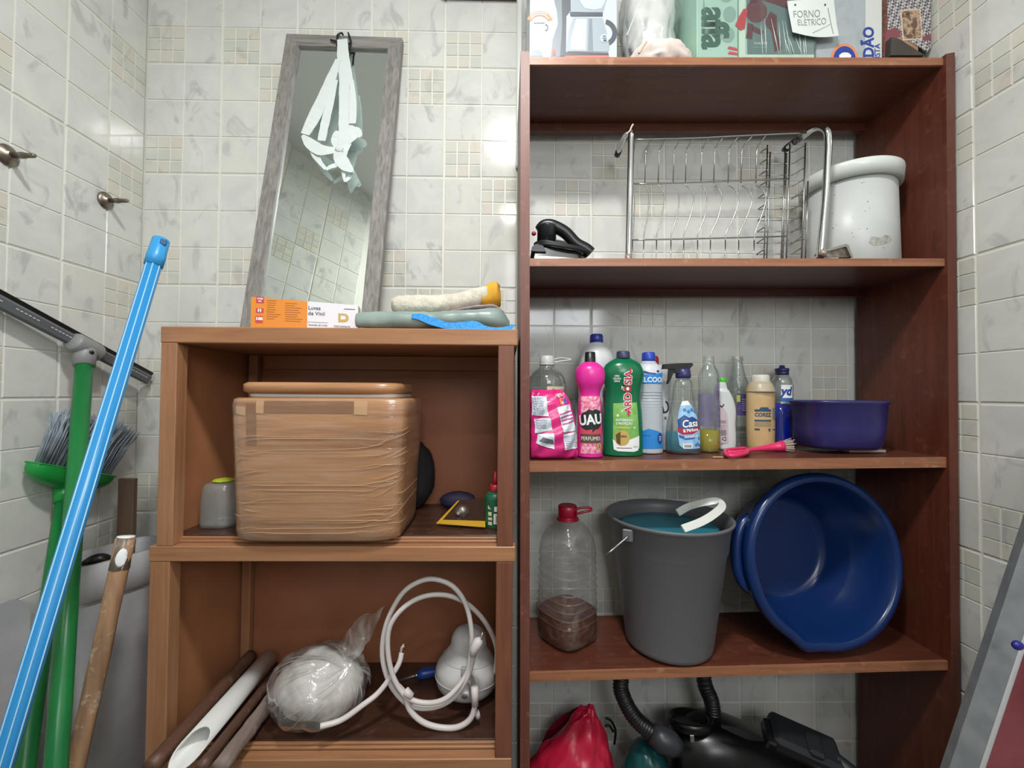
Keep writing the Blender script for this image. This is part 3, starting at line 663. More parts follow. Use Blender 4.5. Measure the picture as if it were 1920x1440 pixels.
mb = MB(); mb.T = GT; mb.box((gl+.006, .023, gh2*.42), (.012, .04, .0015), .0004); mb.box((gl+.0075, .023, gh2*.2), (.0015, .04, gh2*.4), .0004); obj('end_flap', mb, P('card inside', 'b58d6e', .7), gb)

# rolled towel, mauve cloth, grey-green tarp with blue mesh strap
def pxpath(pts, y): return [at(a, b_, y) for a, b_ in pts]
def pillow(mb, path, rz, ry, k=8, n=22, sq_=2.6):
    """soft roll along a path: half height rz and half depth ry per point"""
    q = cr([tuple(p)+(a, b_) for p, a, b_ in zip(path, rz, ry)], k); vs = []
    for p in q:
        for i in range(n):
            t = 2*PI*i/n; co, si = math.cos(t), math.sin(t); co = math.copysign(abs(co)**(2/sq_), co); si = math.copysign(abs(si)**(2/sq_), si)
            vs.append((p[0], p[1]+p[4]*co, p[2]+p[3]*si))
    fs = [[j*n+i, j*n+(i+1) % n, (j+1)*n+(i+1) % n, (j+1)*n+i] for j in range(len(q)-1) for i in range(n)]
    fs += [list(range(n-1, -1, -1)), [(len(q)-1)*n+i for i in range(n)]]
    return mb.add(vs, fs, 0, True)
tp = thing('folded_tarp', 'folded grey-green plastic tarp on the cabinet top beside the glove box', 'tarp', (-.17, -.2, ZT))
mb = MB(); path = [at(q_, 615, y_) for q_, y_ in ((669, -.262), (700, -.25), (760, -.222), (830, -.208), (890, -.205), (935, -.205), (956, -.205))]
pillow(mb, [Vector((p.x, y_, ZT+h)) for p, h, y_ in zip(path, (.019, .021, .022, .023, .0265, .027, .018), (-.262, -.25, -.222, -.208, -.205, -.205, -.205))], [.014, .018, .020, .021, .0245, .0255, .010], [.010, .022, .05, .06, .06, .055, .03], 10)
crumple(mb, .0022, 30, 3, ZT+.0008); obj('tarp_fold', mb, P('grey green plastic sheet', '90a09a', .35, var=('7f908a', 14), bump=(28, .4)), tp)
sp = [(772, 594, 8), (790, 596, 13), (812, 604, 15), (840, 612, 13), (868, 613, 18), (890, 613, 20), (910, 618, 12), (932, 619, 8), (955, 616, 8), (962, 610, 6)]
mb = MB(); ribbon(mb, [at(a, b_-1, -.272) for a, b_, c_ in sp], [c_*S(-.27) for a, b_, c_ in sp], (0, -1, .15), .0012)
for v in mb.v: v.z = max(v.z, ZT+.001)
m_bmesh = P('blue woven mesh', '1d86d6', .6, var=('2f9be8', 220, .45, .55), bump=(260, .5)); obj('mesh_strap', mb, m_bmesh, tp, 'bright blue woven mesh strap')
mc = thing('mauve_cloth', 'thin mauve cloth folded between the tarp and the rolled towel', 'cloth', (-.05, -.19, ZT+.05))
mb = MB(); path = pxpath([(836, 589), (860, 584), (890, 580), (925, 579), (945, 588)], -.19); pillow(mb, [p+Vector((0, 0, -.003)) for p in path], [.002, .004, .006, .006, .003], [.03, .04, .045, .045, .03], 8); crumple(mb, .002, 40, 8); obj('cloth_fold', mb, P('mauve cotton', 'a8979a', .9, var=('8f7f83', 25), bump=(60, .4)), mc)
tw = thing('rolled_towel', 'rolled cream terry towel with a yellow cotton end on top of the folded tarp', 'towel', (-.1, -.18, ZT+.06))
mb = MB(); path = pxpath([(737, 577), (748, 577), (780, 577), (820, 576), (860, 571), (890, 563), (915, 557)], -.18); pillow(mb, [p+Vector((0, 0, .004)) for p in path], [.014, .021, .023, .022, .021, .022, .021], [.02, .03, .032, .032, .032, .03, .03], 8, 26, 2.3); crumple(mb, .0022, 60, 5)
obj('terry_roll', mb, P('cream terry', 'd9d4c4', .95, var=('c5bfae', 60), bump=(140, 1.0), sheen=.3), tw)
mb = MB(); path = pxpath([(905, 560), (918, 556), (932, 554), (938, 562)], -.178); pillow(mb, path, [.020, .028, .029, .014], [.03, .032, .032, .02], 8, 26, 2.4); crumple(mb, .0025, 45, 6); obj('cotton_end', mb, P('yellow cotton', 'dba634', .85, var=('cf9a2c', 20), bump=(40, .3)), tw, 'yellow cotton end')
mb = MB(); pillow(mb, pxpath([(910, 540), (925, 535), (937, 536)], -.17), [.002, .003, .002], [.012, .014, .01], 6, 14); crumple(mb, .001, 80, 2); obj('printed_edge', mb, P('printed edge', 'c98a7a', .85, var=('7aa08c', 60)), tw)

# ---------------------------------------------------------------- upper compartment
def TAPE(name):
    m, nt, bs, out = _new(name); v = coord(nt, (1.2, 1.2, 22)); n = noisen(nt, v, 1.6, 3, .6, .2)
    c = ramp(nt, n, [(.3, lin('8f6446')), (.45, lin('a87a55')), (.55, lin('b98a62')), (.7, lin('9a6c4c'))]); nt.links.new(c, bs.inputs['Base Color']); bs.inputs['Roughness'].default_value = .3
    n2 = noisen(nt, coord(nt, (4, 4, 60)), 1.2, 4, .6, .8); bumpn(nt, n2, bs, .35, .003); return m
m_tape = TAPE('brown parcel tape')
CX = at(590, 880, -.30).x; CY = -.205
cl = thing('wrapped_box', 'large box wrapped in brown parcel tape and clear film with a loose lid', 'box', (CX, CY, UP))
ch = at(595, 747, -.30).z-UP
rp = [(0, .152, .088), (.004, .160, .094), (.02, .164, .0965), (ch*.5, .169, .0985), (ch-.012, .1755, .1), (ch-.003, .174, .0985), (ch, .169, .093)]
obj('box_body', MB().lathe(rp, (CX, CY, UP+.0005), 72, 0, 7.), m_tape, cl)
obj('stretch_film', MB().lathe([(z+.0005, a+.0016, b_+.0016) for z, a, b_ in rp[1:6]], (CX, CY, UP), 72, 0, 7., False, False), CLEAR('stretch film', 'ffffff', .05, 'f0e6da', .12, .4, (2.2, .5, (6, 6, 26))), cl)
wr = MB(); rnd = random.Random(11)
for i in range(58):
    z = rnd.uniform(.015, ch-.06); u0 = rnd.uniform(-.17, .12); L_ = rnd.uniform(.05, .20); sl = rnd.choice((.02, .05, .12, .22, .3))*rnd.uniform(.3, 1); sfc = lsurf(rp, (CX, CY, UP), 7.)
    rw_ = rnd.uniform(.0003, .0007); pts = [sfc(u0+L_*q/12, min(ch-.01, max(.012, z+sl*L_*q/12+.0016*math.sin(q*.45+i))), .0018) for q in range(13)]
    wr.tube(pts, [.0001+rw_*math.sin(PI*q/12) for q in range(13)], 4)
tagit(obj('film_wrinkles', wr, P('film crease', 'c59f7b', .2), cl), kind='stuff')
sfc = lsurf(rp, (CX, CY, UP), 7.)
fu = lambda px, py: ((px-595)*S(-.305), at(px, py, -.305).z-UP)
m_tp2 = P('pale tape patch', 'c9a078', .3); m_tp3 = P('dark tape patch', '8f6547', .3)
decal('tape_patch', [[fu(*q) for q in p] for p in (((478, 761), (531, 763), (530, 780), (478, 776)), ((560, 752), (574, 752), (574, 776), (560, 775)), ((604, 752), (620, 752), (620, 778), (604, 777)))], sfc, m_tp2, cl, .0012, .008)
decal('tape_patch', [[fu(*q) for q in p] for p in (((531, 757), (560, 757), (560, 835), (531, 835)), ((574, 752), (604, 752), (604, 775), (574, 774)), ((440, 755), (478, 757), (478, 776), (436, 776)))], sfc, m_tp3, cl, .0010, .008)
lz = UP+ch+.004
obj('lid_rim', MB().lathe([(0, .150, .085), (.009, .152, .087)], (CX, CY+.005, UP+ch+.0005), 64, 0, 7.), P('white foam', 'd9d4cb', .7), cl, 'white foam lid rim')
obj('lid', MB().lathe([(0, .152, .091), (.004, .159, .0965), (.018, .159, .0965), (.022, .153, .091)], (CX-.003, CY+.004, UP+ch+.0095), 64, 0, 6.), m_tape, cl)
# clear tub
tb = Bot('plastic_tub', 'small clear tub with a torn lime sticker left of the wrapped box', 'tub', 417, -.185, UP+.001, [(985, 28), (982, 30), (945, 30), (932, 29.5), (915, 28), (906, 25), (903, 20)], CLEAR('milky plastic', 'e8ecea', .35, 'bfc1bd', .2, .5), ex=3.2)
mb = MB(); mb.blob(tb.c+Vector((.002, 0, tb.z(902)+.002)), (.021, .019, .004), .3, 3, 4, 24, 12); obj('lime_sticker', mb, P('lime sticker', 'b9c83a', .5), tb.t, 'torn lime sticker')
# black bag behind the box
p = at(806, 905, -.06); mb = MB().blob((p.x-.040, -.058, UP+.086), (.052, .038, .084), .06, 2.0, 9, 40, 28, flatz=-.083); crumple(mb, .0015, 40, 3, UP+.001); solo('black_pouch', mb, P('black fabric', '1b1719', .8), (p.x-.04, -.058, UP), 'black fabric pouch behind the right side of the wrapped box', 'pouch')
# blister pack with a bulb, navy object behind, glue bottle
pk = thing('blister_pack', 'yellow-edged clear blister pack holding a small bulb beside the glue bottle', 'pack', (-.08, -.16, UP))
A_, B_, C_, D_ = onz(818, 982, UP+.006), onz(910, 989, UP+.006), at(908, 935, -.10), at(858, 940, -.10)
def sheet(pts, th=.0015, up=Vector((0, 0, 1))):
    mb = MB(); n = len(pts); vs = list(pts)+[p_+up*th for p_ in pts]; return mb.add(vs, [list(range(n-1, -1, -1)), list(range(n, 2*n))]+[[i, (i+1) % n, n+(i+1) % n, n+i] for i in range(n)])
A2 = lerp(A_, D_, .14); B2 = lerp(B_, C_, .18)
m_yel = P('yellow card', 'c99b2b', .4); m_brn = P('brown printed card', '3a2a22', .25)
obj('front_strip', sheet([A_, B_, B2, A2]), m_yel, pk); obj('side_strip', sheet([A2, lerp(A2, B2, .07), lerp(D_, C_, .07), D_]), m_yel, pk); obj('card', sheet([lerp(A2, B2, .07), B2, C_, lerp(D_, C_, .07)]), m_brn, pk)
bq = lerp(lerp(A2, B2, .45), lerp(D_, C_, .45), .2)
obj('blister', MB().blob(bq+Vector((0, 0, .012)), (.017, .013, .014), .05, 2, 1, 24, 14), CLEAR('blister plastic', 'ffffff', .05, 'cccccc', .05, .7), pk)
mb = MB(); mb.T = Matrix.Translation(bq+Vector((-.002, 0, .012))) @ Matrix.Rotation(.9, 4, 'Y'); mb.lathe(cr([(-.012, .002), (-.010, .004), (-.004, .004), (.0, .006), (.006, .0075), (.011, .004)], 4), n=16); obj('bulb', mb, P('bulb glass', 'd8d6cc', .1, .6), pk)
p = at(858, 940, -.07); mb = MB().blob((p.x, -.06, UP+.022), (.045, .025, .022), .06, 2, 6, 32, 20, flatz=-.0215); solo('navy_pouch', mb, P('navy fabric', '23213d', .7), (p.x, -.06, UP), 'flat navy pouch lying behind the blister pack', 'pouch')
gl_ = Bot('glue_bottle', 'small green glue bottle with a red pointed nozzle by the right post', 'bottle', 928, -.195, UP+.001, [(1002, 17.5), (999, 19), (985, 19.3), (940, 19.3), (930, 18.5), (924, 15), (921, 9.5)], P('green plastic bottle', '1d5c40', .35))
gl_.part('nozzle_collar', [(921.5, 9.5), (919, 10), (908, 9.6), (907.5, 7)], m_red); gl_.part('nozzle', [(907.5, 5.5), (898, 4), (884, 1.4)], m_red)
gl_.dec('label_print', [[(914.5, 943), (921, 950), (914.5, 950)], [(915, 955), (922, 955), (922, 962), (915, 962)], [(915, 965), (923, 965), (923, 970), (915, 970)], [(915, 973), (923, 973), (923, 979), (915, 979)]], P('cream print', 'd9d2b0', .5))
gl_.dec('label_panel', [[(927, 945), (938, 945), (938, 954), (927, 954)], [(926, 958), (938, 958), (938, 977), (926, 977)]], m_white); gl_.dec('red_band', [[(914, 982), (927, 984), (927, 989), (914, 987)]], m_red); gl_.dec('barcode', [[(930+i*1.6, 961), (930.8+i*1.6, 961), (930.8+i*1.6, 974), (930+i*1.6, 974)] for i in range(5)], m_dark, .001)

# ---------------------------------------------------------------- lower compartment
m_pvc = P('white pvc', 'dcdcd8', .35)
def rod(name, lab, cat, a, b_, r, mat, n=18, crump=0): 
    a.z = max(a.z, LO+r*1.2+crump*2)
    mb = MB().tube([lerp(a, b_, i/16) for i in range(17)], r, n)
    if crump: crumple(mb, crump, 45, len(name))
    return solo(name, mb, mat, (a.x, a.y, min(a.z, b_.z)-r*.9), lab, cat)
rod('broom_stick', 'dark brown round stick against the left side inside the lower compartment', 'stick', at(470, 1230, -.055), at(282, 1440, -.355), .0150, WOOD('dark stick wood', '6a4a3b', '553a2f', 'Y', .5, wear='8a6a58'))
rod('broom_stick', 'thin dark brown stick lying between the white pipe and the weathered stick', 'stick', at(520, 1262, -.065), at(377, 1440, -.350), .0105, WOOD('dark stick wood b', '64473a', '4e372d', 'Y', .5, wear='80645a'))
rod('old_rafter', 'weathered grey-brown rough stick, rightmost of the sticks in the lower compartment', 'stick', at(547, 1285, -.085), at(412, 1440, -.345), .0150, WOOD('weathered wood', '93827a', '5f5048', 'Y', .7, .5, wear='bdb0a6'), 14, .0026)
a, b_ = at(503, 1240, -.06), at(350, 1412, -.345); pv = thing('plastic_pipe', 'white plastic pipe cut at a slant lying between two wooden sticks', 'pipe', (a.x, a.y, LO+.002))
a.z = max(a.z, LO+.040); d = (b_-a).normalized(); cam_n = (CAM-b_).normalized(); up = (cam_n-d*cam_n.dot(d)).normalized(); si = d.cross(up)
def pipe(r0, r1):
    mb = MB(); n = 28; vs = []; ln = (b_-a).length
    for r in (r0, r1):
        for e in (0, 1):
            for i in range(n):
                t = 2*PI*i/n; base = 0 if e == 0 else ln+.022-.062*(math.cos(t)+1)/2
                vs.append(a+d*base+(up*math.cos(t)+si*math.sin(t))*r)
    I = lambda r, e, i: (r*2+e)*n+i % n; fs = []
    for i in range(n): fs += [[I(0, 0, i), I(0, 0, i+1), I(0, 1, i+1), I(0, 1, i)], [I(1, 0, i+1), I(1, 0, i), I(1, 1, i), I(1, 1, i+1)], [I(0, 1, i), I(0, 1, i+1), I(1, 1, i+1), I(1, 1, i)], [I(0, 0, i+1), I(0, 0, i), I(1, 0, i), I(1, 0, i+1)]]
    return mb.add(vs, fs, 0, True)
obj('pipe_wall', pipe(.0205, .0178), m_pvc, pv)
# bagged bundle
bc_ = at(597, 1290, -.175); bc_ = at(600, 1290, -.20); bg = thing('bagged_fitting', 'white plastic fitting bundled in a clear plastic bag with its end pointing up', 'bag', (bc_.x, -.20, LO))
bz = .072
mb = MB().blob((bc_.x, -.20, LO+bz), (.088, .066, bz*.92), .06, 1.1, 3, 56, 36, sharp=False, flatz=-bz+.002); crumple(mb, .008, 15, 1, LO+.002); obj('white_fitting', mb, P('white enamel plastic', 'd3d0cb', .35, bump=(14, .3)), bg)
mb = MB().blob((bc_.x, -.20, LO+bz), (.104, .088, bz*1.06), .08, 1.4, 5, 80, 52, sharp=False, flatz=-bz+.001); crumple(mb, .007, 13, 2, LO+.001); crumple(mb, .0025, 40, 3, LO+.001)
m_bag = CLEAR('clear bag', 'ffffff', .24, 'd9d5d0', .14, .75, (16, .8, (1.6, 1.6, .35))); obj('bag_body', mb, m_bag, bg)
fo = MB(); rnd = random.Random(9); cc_ = Vector((bc_.x, -.20, LO+bz)); dn = Vector((.62, -.25, .74)).normalized()
for k in range(34):
    a_ = rnd.uniform(0, 2*PI); e1 = dn.cross(Vector((0, 1, 0))).normalized(); e2 = dn.cross(e1); ax_ = e1*math.cos(a_)+e2*math.sin(a_); t0 = rnd.uniform(.15, 1.0); t1 = t0+rnd.uniform(.4, 1.3); w0 = rnd.uniform(.0006, .0017); pts = []
    for q in range(12):
        t = t0+(t1-t0)*q/11; d_ = dn*math.cos(t)+ax_*math.sin(t)+e1*.05*math.sin(3*t+k); d_.normalize(); p = cc_+Vector((d_.x*.105, d_.y*.083, d_.z*bz*1.02)); p.z = max(p.z, LO+.003); pts.append(p)
    fo.tube(pts, [.0002+w0*math.sin(PI*q/11) for q in range(12)], 5)
tagit(obj('bag_folds', fo, CLEAR('bag fold film', 'ffffff', .45, 'e6e2de', .12, .8), bg), kind='stuff')
q_ = at(570, 1316, -.262); fd = Vector((-.35, -1, .1)).normalized(); mb = MB().tube([q_-fd*.03, q_+fd*.002, q_+fd*.005, q_+fd*.002, q_-fd*.02], [.034, .033, .030, .026, .025], 28, caps=False); obj('fitting_mouth', mb, P('white fitting', 'd8d5d0', .35), bg); obj('mouth_inside', MB().tube([q_-fd*.022, q_-fd*.018], .026, 24), P('fitting hollow', '8b8882', .6), bg)
mb = MB(); tl = pxpath([(645, 1245), (662, 1210), (678, 1175), (694, 1150)], -.19)
def tail(u, v):
    q = cr([tuple(p) for p in tl], 4); i = min(len(q)-1, int(round(v*(len(q)-1)))); wdt = [.036, .040, .038, .032][min(3, int(v*3.99))]; s = (u-.5)*2
    return Vector((q[i][0]+s*wdt*.93, q[i][1]+.008*math.sin(u*9+v*5), q[i][2]+s*wdt*.35))
mb.grid(tail, 20, 12); n0 = len(mb.v); crumple(mb, .004, 40, 4); obj('bag_neck', mb, m_bag, bg)
# shower head, its wires, and the coiled cable
m_sh = P('white shower plastic', 'c9c7c5', .32)
hc_ = at(874, 1270, -.13); HR = Matrix.Translation((hc_.x, -.13, LO+.012)) @ Matrix.Rotation(-.10, 4, 'X') @ Matrix.Rotation(.05, 4, 'Y')
shh = thing('electric_shower', 'white bell-shaped electric shower head at the right end of the lower compartment', 'shower head', (hc_.x, -.13, LO))
hp = [(0, .045), (.004, .058), (.016, .068), (.034, .073), (.050, .073), (.064, .066), (.072, .060), (.074, .058), (.086, .050), (.092, .044), (.094, .043), (.108, .042), (.120, .039), (.132, .030), (.138, .018), (.140, .008)]
mb = MB(); mb.T = HR; mb.lathe(cr(hp, 3), n=48); obj('shower_body', mb, m_sh, shh)
mb = MB(); mb.T = HR
for z, r in ((.034, .0735), (.0735, .0595), (.093, .0442)): mb.lathe([(z-.0012, r-.001), (z-.0006, r+.0008), (z+.0006, r+.0008), (z+.0012, r-.001)], n=48, bot=False, top=False)
obj('seam_ring', mb, m_sh, shh)
sp_ = at(873, 1293, -.205); mb = MB(); dv = Vector((0, -1, -.15)).normalized(); mb.tube([sp_-dv*.02, sp_+dv*.016], .0085, 18); obj('outlet_spout', mb, m_sh, shh); obj('spout_hole', MB().tube([sp_+dv*.0155, sp_+dv*.0165], .006, 14), P('spout hole', '77726e', .6), shh)
mb = MB(); mb.T = frame_T(at(874, 1258, -.196), (1, 0, 0), (0, .2, 1)); mb.box((0, 0, 0), (.022, .01, .016), .002); obj('terminal_box', mb, P('grey terminal', 'a8a5a2', .5), shh)
mb = MB().tube(cr([tuple(p) for p in pxpath([(878, 1262), (886, 1270), (891, 1285)], -.215)], 6), .0022, 8); mb.tube(cr([tuple(p) for p in pxpath([(874, 1262), (884, 1273), (889, 1286)], -.217)], 6), .0022, 8); obj('terminal_wire', mb, P('grey wire', '8f8c88', .5), shh)
m_cab = P('white cable', 'd5cdca', .4)
cb = thing('coiled_cable', 'coiled white electric cable standing in two loops in front of the shower head', 'cable', (at(815, 1215, -.22).x, -.22, LO))
R_ = 6.3
def cable(pts, y, r=.0052): q = cr([tuple(at(a, b_, (c_[0] if c_ else y))) for a, b_, *c_ in pts], 7); return MB().tube(q, r, 10)
obj('cable_loop', cable([(600, 1362, -.285), (640, 1350, -.27), (680, 1322, -.255), (712, 1296, -.235), (745, 1250, -.22), (753, 1224, -.21)], -.22, .0055), m_cab, cb)
obj('cable_loop', cable([(893, 1200, -.235), (886, 1240), (872, 1278), (845, 1312), (808, 1327), (768, 1322), (736, 1290), (719, 1245), (718, 1200), (730, 1155), (755, 1112), (785, 1091), (815, 1086), (850, 1100), (874, 1135), (884, 1185), (882, 1230), (872, 1268), (838, 1308, -.24), (800, 1318, -.24), (762, 1306, -.24), (737, 1268, -.24), (727, 1215, -.24), (733, 1170, -.24), (762, 1135, -.235), (800, 1117, -.225), (842, 1117, -.215), (880, 1135, -.20), (912, 1170, -.19), (931, 1215, -.18), (929, 1262, -.172)], -.225), m_cab, cb)
obj('cable_loop', cable([(742, 1282), (758, 1300), (768, 1330), (790, 1352), (820, 1363), (855, 1364), (880, 1350), (890, 1325), (891, 1288)], -.235, .0058), m_cab, cb)
obj('taped_end', MB().tube([at(886, 1230, -.245), at(889, 1216, -.245), at(897, 1203, -.245), at(902, 1199, -.245)], [.006, .0095, .0105, .006], 14), m_cab, cb)
obj('bare_wire', MB().tube([at(901, 1200, -.245), at(905, 1186, -.245)], .0017, 8), P('copper wire', 'c9b3a4', .3, .6), cb)
mb = MB().tube([at(752, 1227, -.21), at(754, 1215, -.21), at(758, 1211, -.21)], .0012, 6); mb.tube([at(750, 1226, -.21), at(752, 1214, -.21), at(757, 1208, -.212)], .0012, 6); obj('bare_wire', mb, P('pale wire', 'e2d6c8', .4), cb)
obj('wire_joint', MB().tube([at(755, 1300, -.238), at(762, 1297, -.24), at(772, 1306, -.24)], [.004, .009, .007], 12), m_cab, cb)
obj('end_sleeve', MB().tube([at(890, 1288, -.236), at(891, 1322, -.236)], .0075, 14), m_cab, cb); obj('end_plug', MB().tube([at(893, 1334, -.225), at(897, 1345, -.225)], .0058, 12), m_cab, cb)
# blue handled driver
sdv_ = thing('screwdriver', 'screwdriver with a round blue handle lying behind the cable loops', 'screwdriver', (at(800, 1230, -.07).x, -.07, LO))
zz = LO+.0125; P1, P2, P0 = Vector((at(783, 1231, -.08).x, -.08, zz)), Vector((at(850, 1229, -.055).x, -.055, zz)), Vector((at(748, 1231, -.095).x, -.095, zz-.004))
q = [lerp(P1, P2, i/8) for i in range(9)]; obj('handle', MB().tube(q, [.009, .0122, .0124, .0118, .0122, .0122, .0122, .012, .010], 16), P('blue handle', '1d3f8c', .35), sdv_); obj('blade', MB().tube([P0, lerp(P0, P1, .9), P1], .0038, 10), P('dull steel', '7b756f', .4, .8), sdv_); obj('collar', MB().tube([lerp(P0, P1, .85), P1+(P2-P1)*.02], .0062, 12), m_steel, sdv_)
# ---------------------------------------------------------------- on top of the bookcase
Z1 = lambda x: shz(0, x)
m_box = P('box white card', 'bcc3cd', .3); m_sil = P('print silver', '9ba6ae', .35); m_sil2 = P('print light silver', 'b7c3c9', .35); m_grey = P('print grey', '4c545b', .4); m_mid = P('print mid grey', '7a848c', .4)
m_opr = P('orange print', 'dd8a62', .5); m_cor = P('coral print', 'e0756f', .5)
YK = -.212
kx0, kx1 = .0475, at(1157, 100, YK).x
cm = thing('coffee_maker_box', 'white carton printed with a coffee maker, leftmost on top of the shelf unit', 'box', ((kx0+kx1)/2, YK, Z1(.13)))
zb = max(Z1(kx0), Z1(kx1))+.001
obj('carton', MB().box(((kx0+kx1)/2, YK+.08, zb+.1655), (kx1-kx0, .16, .33), .001), m_box, cm)
KP = px_plane(YK)
def kd(n, polys, m, off): return decal(n, polys, KP, m, cm, off)
kd('pot_handle', arcband(1131, 62, 17, 26, -1.35, 1.15), m_grey, .0006)
kd('machine_column', [[(1038, -90), (1066, -90), (1068, 0), (1062, 25), (1060, 60), (1058, 106), (1032, 106), (1036, 75), (1046, 45), (1044, 20), (1039, 0)]], m_mid, .0006)
kd('machine_column_shade', [[(1052, -90), (1068, -90), (1070, 20), (1062, 30), (1061, 106), (1050, 106), (1054, 50)]], m_grey, .0009)
kd('brew_basket', [[(1066, -60), (1140, -60), (1137, 0), (1132, 18), (1128, 24), (1070, 23)]], m_sil, .0009)
kd('basket_front', [[(1086, -60), (1138, -60), (1134, 5), (1127, 17), (1112, 19), (1096, 16), (1088, 5)]], m_sil2, .0012)
kd('basket_base', [[(1068, 24), (1130, 23), (1130, 31), (1070, 31)]], m_grey, .0009)
kd('glass_pot', [[(1075, 33), (1130, 34), (1137, 60), (1143, 88), (1140, 98), (1064, 97), (1062, 85), (1067, 55)]], m_sil, .0009)
kd('pot_highlight', [[(1080, 36), (1100, 36), (1098, 95), (1070, 94), (1070, 75)]], m_sil2, .0012); kd('pot_sheen', [[(1104, 36), (1110, 36), (1112, 96), (1102, 96)]], m_mid, .0012)
kd('pot_base', [[(1060, 98), (1141, 100), (1141, 104), (1060, 104)]], m_grey, .0012); kd('warm_plate', [[(1058, 104), (1142, 104), (1142, 108), (1058, 108)]], m_cor, .0008)
kd('round_badge', [circ(1133, 73, 8, 18)], m_sil2, .0015); kd('badge_print', [rectp(1130, 68, 1136, 70), rectp(1129, 72, 1137, 73.5), rectp(1131, 75, 1137, 79)], m_grey, .0018)
kd('red_switch', [circ(1039, 98, 3.8, 16, r2=6)], m_cor, .0012)
kd('orange_banner', arcband(1012, 47, 17, 26, PI+.42, 2*PI-.40), m_opr, .0006)
kd('banner_print', arcband(1012, 47, 19, 20.5, PI+.62, 2*PI-.62)+arcband(1012, 47, 22.5, 24, PI+.72, 2*PI-.95), m_white, .0009)
kd('small_pot', [[(1002, 44), (1020, 44), (1024, 62), (1000, 62)]], m_sil, .0006); kd('small_pot_outline', arcband(1021, 52, 5, 7, -1.3, 1.3)+[rectp(1001, 43, 1021, 44.5)], m_grey, .0009); kd('small_oval', [circ(1010, 63, 12, 20, r2=4)], m_sil2, .0004)
kd('grey_disc', [circ(1006, 106, 12, 24, PI, 2*PI, 13)], m_mid, .0006)
# white bundle tied in a clear bag
bx = at(1232, 100, -.15).x; zb = shz(0, bx)+.002
sk = thing('tied_white_sack', 'white cloth bundle in a tied clear bag between the carton and the green pack', 'sack', (bx, -.15, zb))
mb = MB().blob((bx-.004, -.150, zb+.040), (.078, .074, .046), .10, 2.0, 4, 56, 34, flatz=-.0395, sharp=False); crumple(mb, .005, 22, 4, zb+.0005); crumple(mb, .002, 60, 2, zb+.0005); obj('cloth_bundle', mb, P('ivory cotton', 'ddd0c8', .9, var=('cfc0b8', 18), bump=(20, .6)), sk)
mb = MB(); mb.tube(cr([tuple(p) for p in pxpath([(1198, 100), (1204, 90), (1212, 78)], -.232)], 5), .0022, 8); obj('drawstring', mb, P('beige cord', 'cdb59c', .7), sk)
mb = MB().blob((bx-.008, -.115, zb+.175), (.062, .055, .150), .14, 2.0, 8, 44, 34, flatz=-.105); crumple(mb, .006, 22, 5); obj('white_filling', mb, P('white padding', 'd6d8d4', .8, bump=(12, .6)), sk)
mb = MB().blob((bx-.008, -.115, zb+.18), (.070, .064, .155), .12, 1.8, 6, 60, 44, flatz=-.12, sharp=False); crumple(mb, .006, 24, 6); obj('clear_bag', mb, CLEAR('crinkled bag', 'ffffff', .10, 'e6ebe8', .12, .6, (24, .9, (1, 1, .4))), sk)
mb = MB().tube(cr([tuple(p) for p in pxpath([(1175, 68), (1186, 40), (1203, 0), (1212, -25)], -.215)], 5), [.0030]*16, 8, flat=.4); obj('bag_fold', mb, P('bag fold', 'dfe6e2', .25), sk)
# brown carton scrap behind the sack
cxp = at(1275, 5, -.05); solo('cardboard_piece', MB().box((cxp.x, -.03, shz(0, cxp.x)+.12), (.05, .008, .238), .001), P('brown cardboard', 'a57c55', .8), (cxp.x, -.03, shz(0, cxp.x)), 'brown cardboard piece standing behind the sack and the green pack', 'cardboard')
# green wrapped pack
YG = -.205; gx0, gx1 = at(1308, 100, YG).x, at(1528, 100, YG).x
zb = shz(0, gx1)+.001
gp = thing('green_pack', 'pale green pack with large dark letters in clear wrap on top of the shelf unit', 'pack', ((gx0+gx1)/2, YG, zb))
m_mint = P('mint card', 'a9cdbb', .3, var=('9fc4b2', 9)); m_dkg = P('dark green print', '1f5748', .4); m_slate = P('slate green print', '5f7a78', .35)
obj('pack_body', MB().box(((gx0+gx1)/2, YG+.085, zb+.15), (gx1-gx0, .17, .299), .004), m_mint, gp)
GP = px_plane(YG)
def gdn(n, polys, m, off): return decal(n, polys, GP, m, gp, off)
gdn('side_panel_print', [[(1398, -60), (1526, -60), (1526, 102), (1401, 102)]], m_slate, .0005); gdn('panel_line', [rectp(1383, -60, 1384.2, 108)], m_dkg, .0005); gdn('cream_band', [rectp(1386, -60, 1397, 108), rectp(1397, 102.5, 1526, 108)], P('cream green', 'c6dcca', .4), .0004)
m_disc = P('grey green disc', '86a79a', .4); gdn('round_print', [circ(1368, 27, 12, 22, r2=15), circ(1364, 65, 13, 22, r2=15), circ(1362, -8, 13, 22, r2=12)], m_disc, .0005)
text('affa', 44, 1341, 50, GP, m_dkg, gp, .0010, rot=PI/2, bold=.035, flipv=False, spacing=.93) if False else None
def vtext(s, size, u, v, surf, m, par, off, bold, down=True, sx=1., spacing=1.):
    """lettering turned a quarter on a pixel plane (v grows downward)"""
    sf2 = (lambda a, b, o: surf(u-b, v+a, o)) if False else ((lambda a, b, o: surf(u+b, v+a, o)) if down else (lambda a, b, o: surf(u-b, v-a, o)))
    return text(s, size, 0, 0, sf2, m, par, off, bold=bold, sx=sx, spacing=spacing)
vtext('affa', 70, 1338, 53, GP, m_dkg, gp, .0010, .03, True, .9, .92)
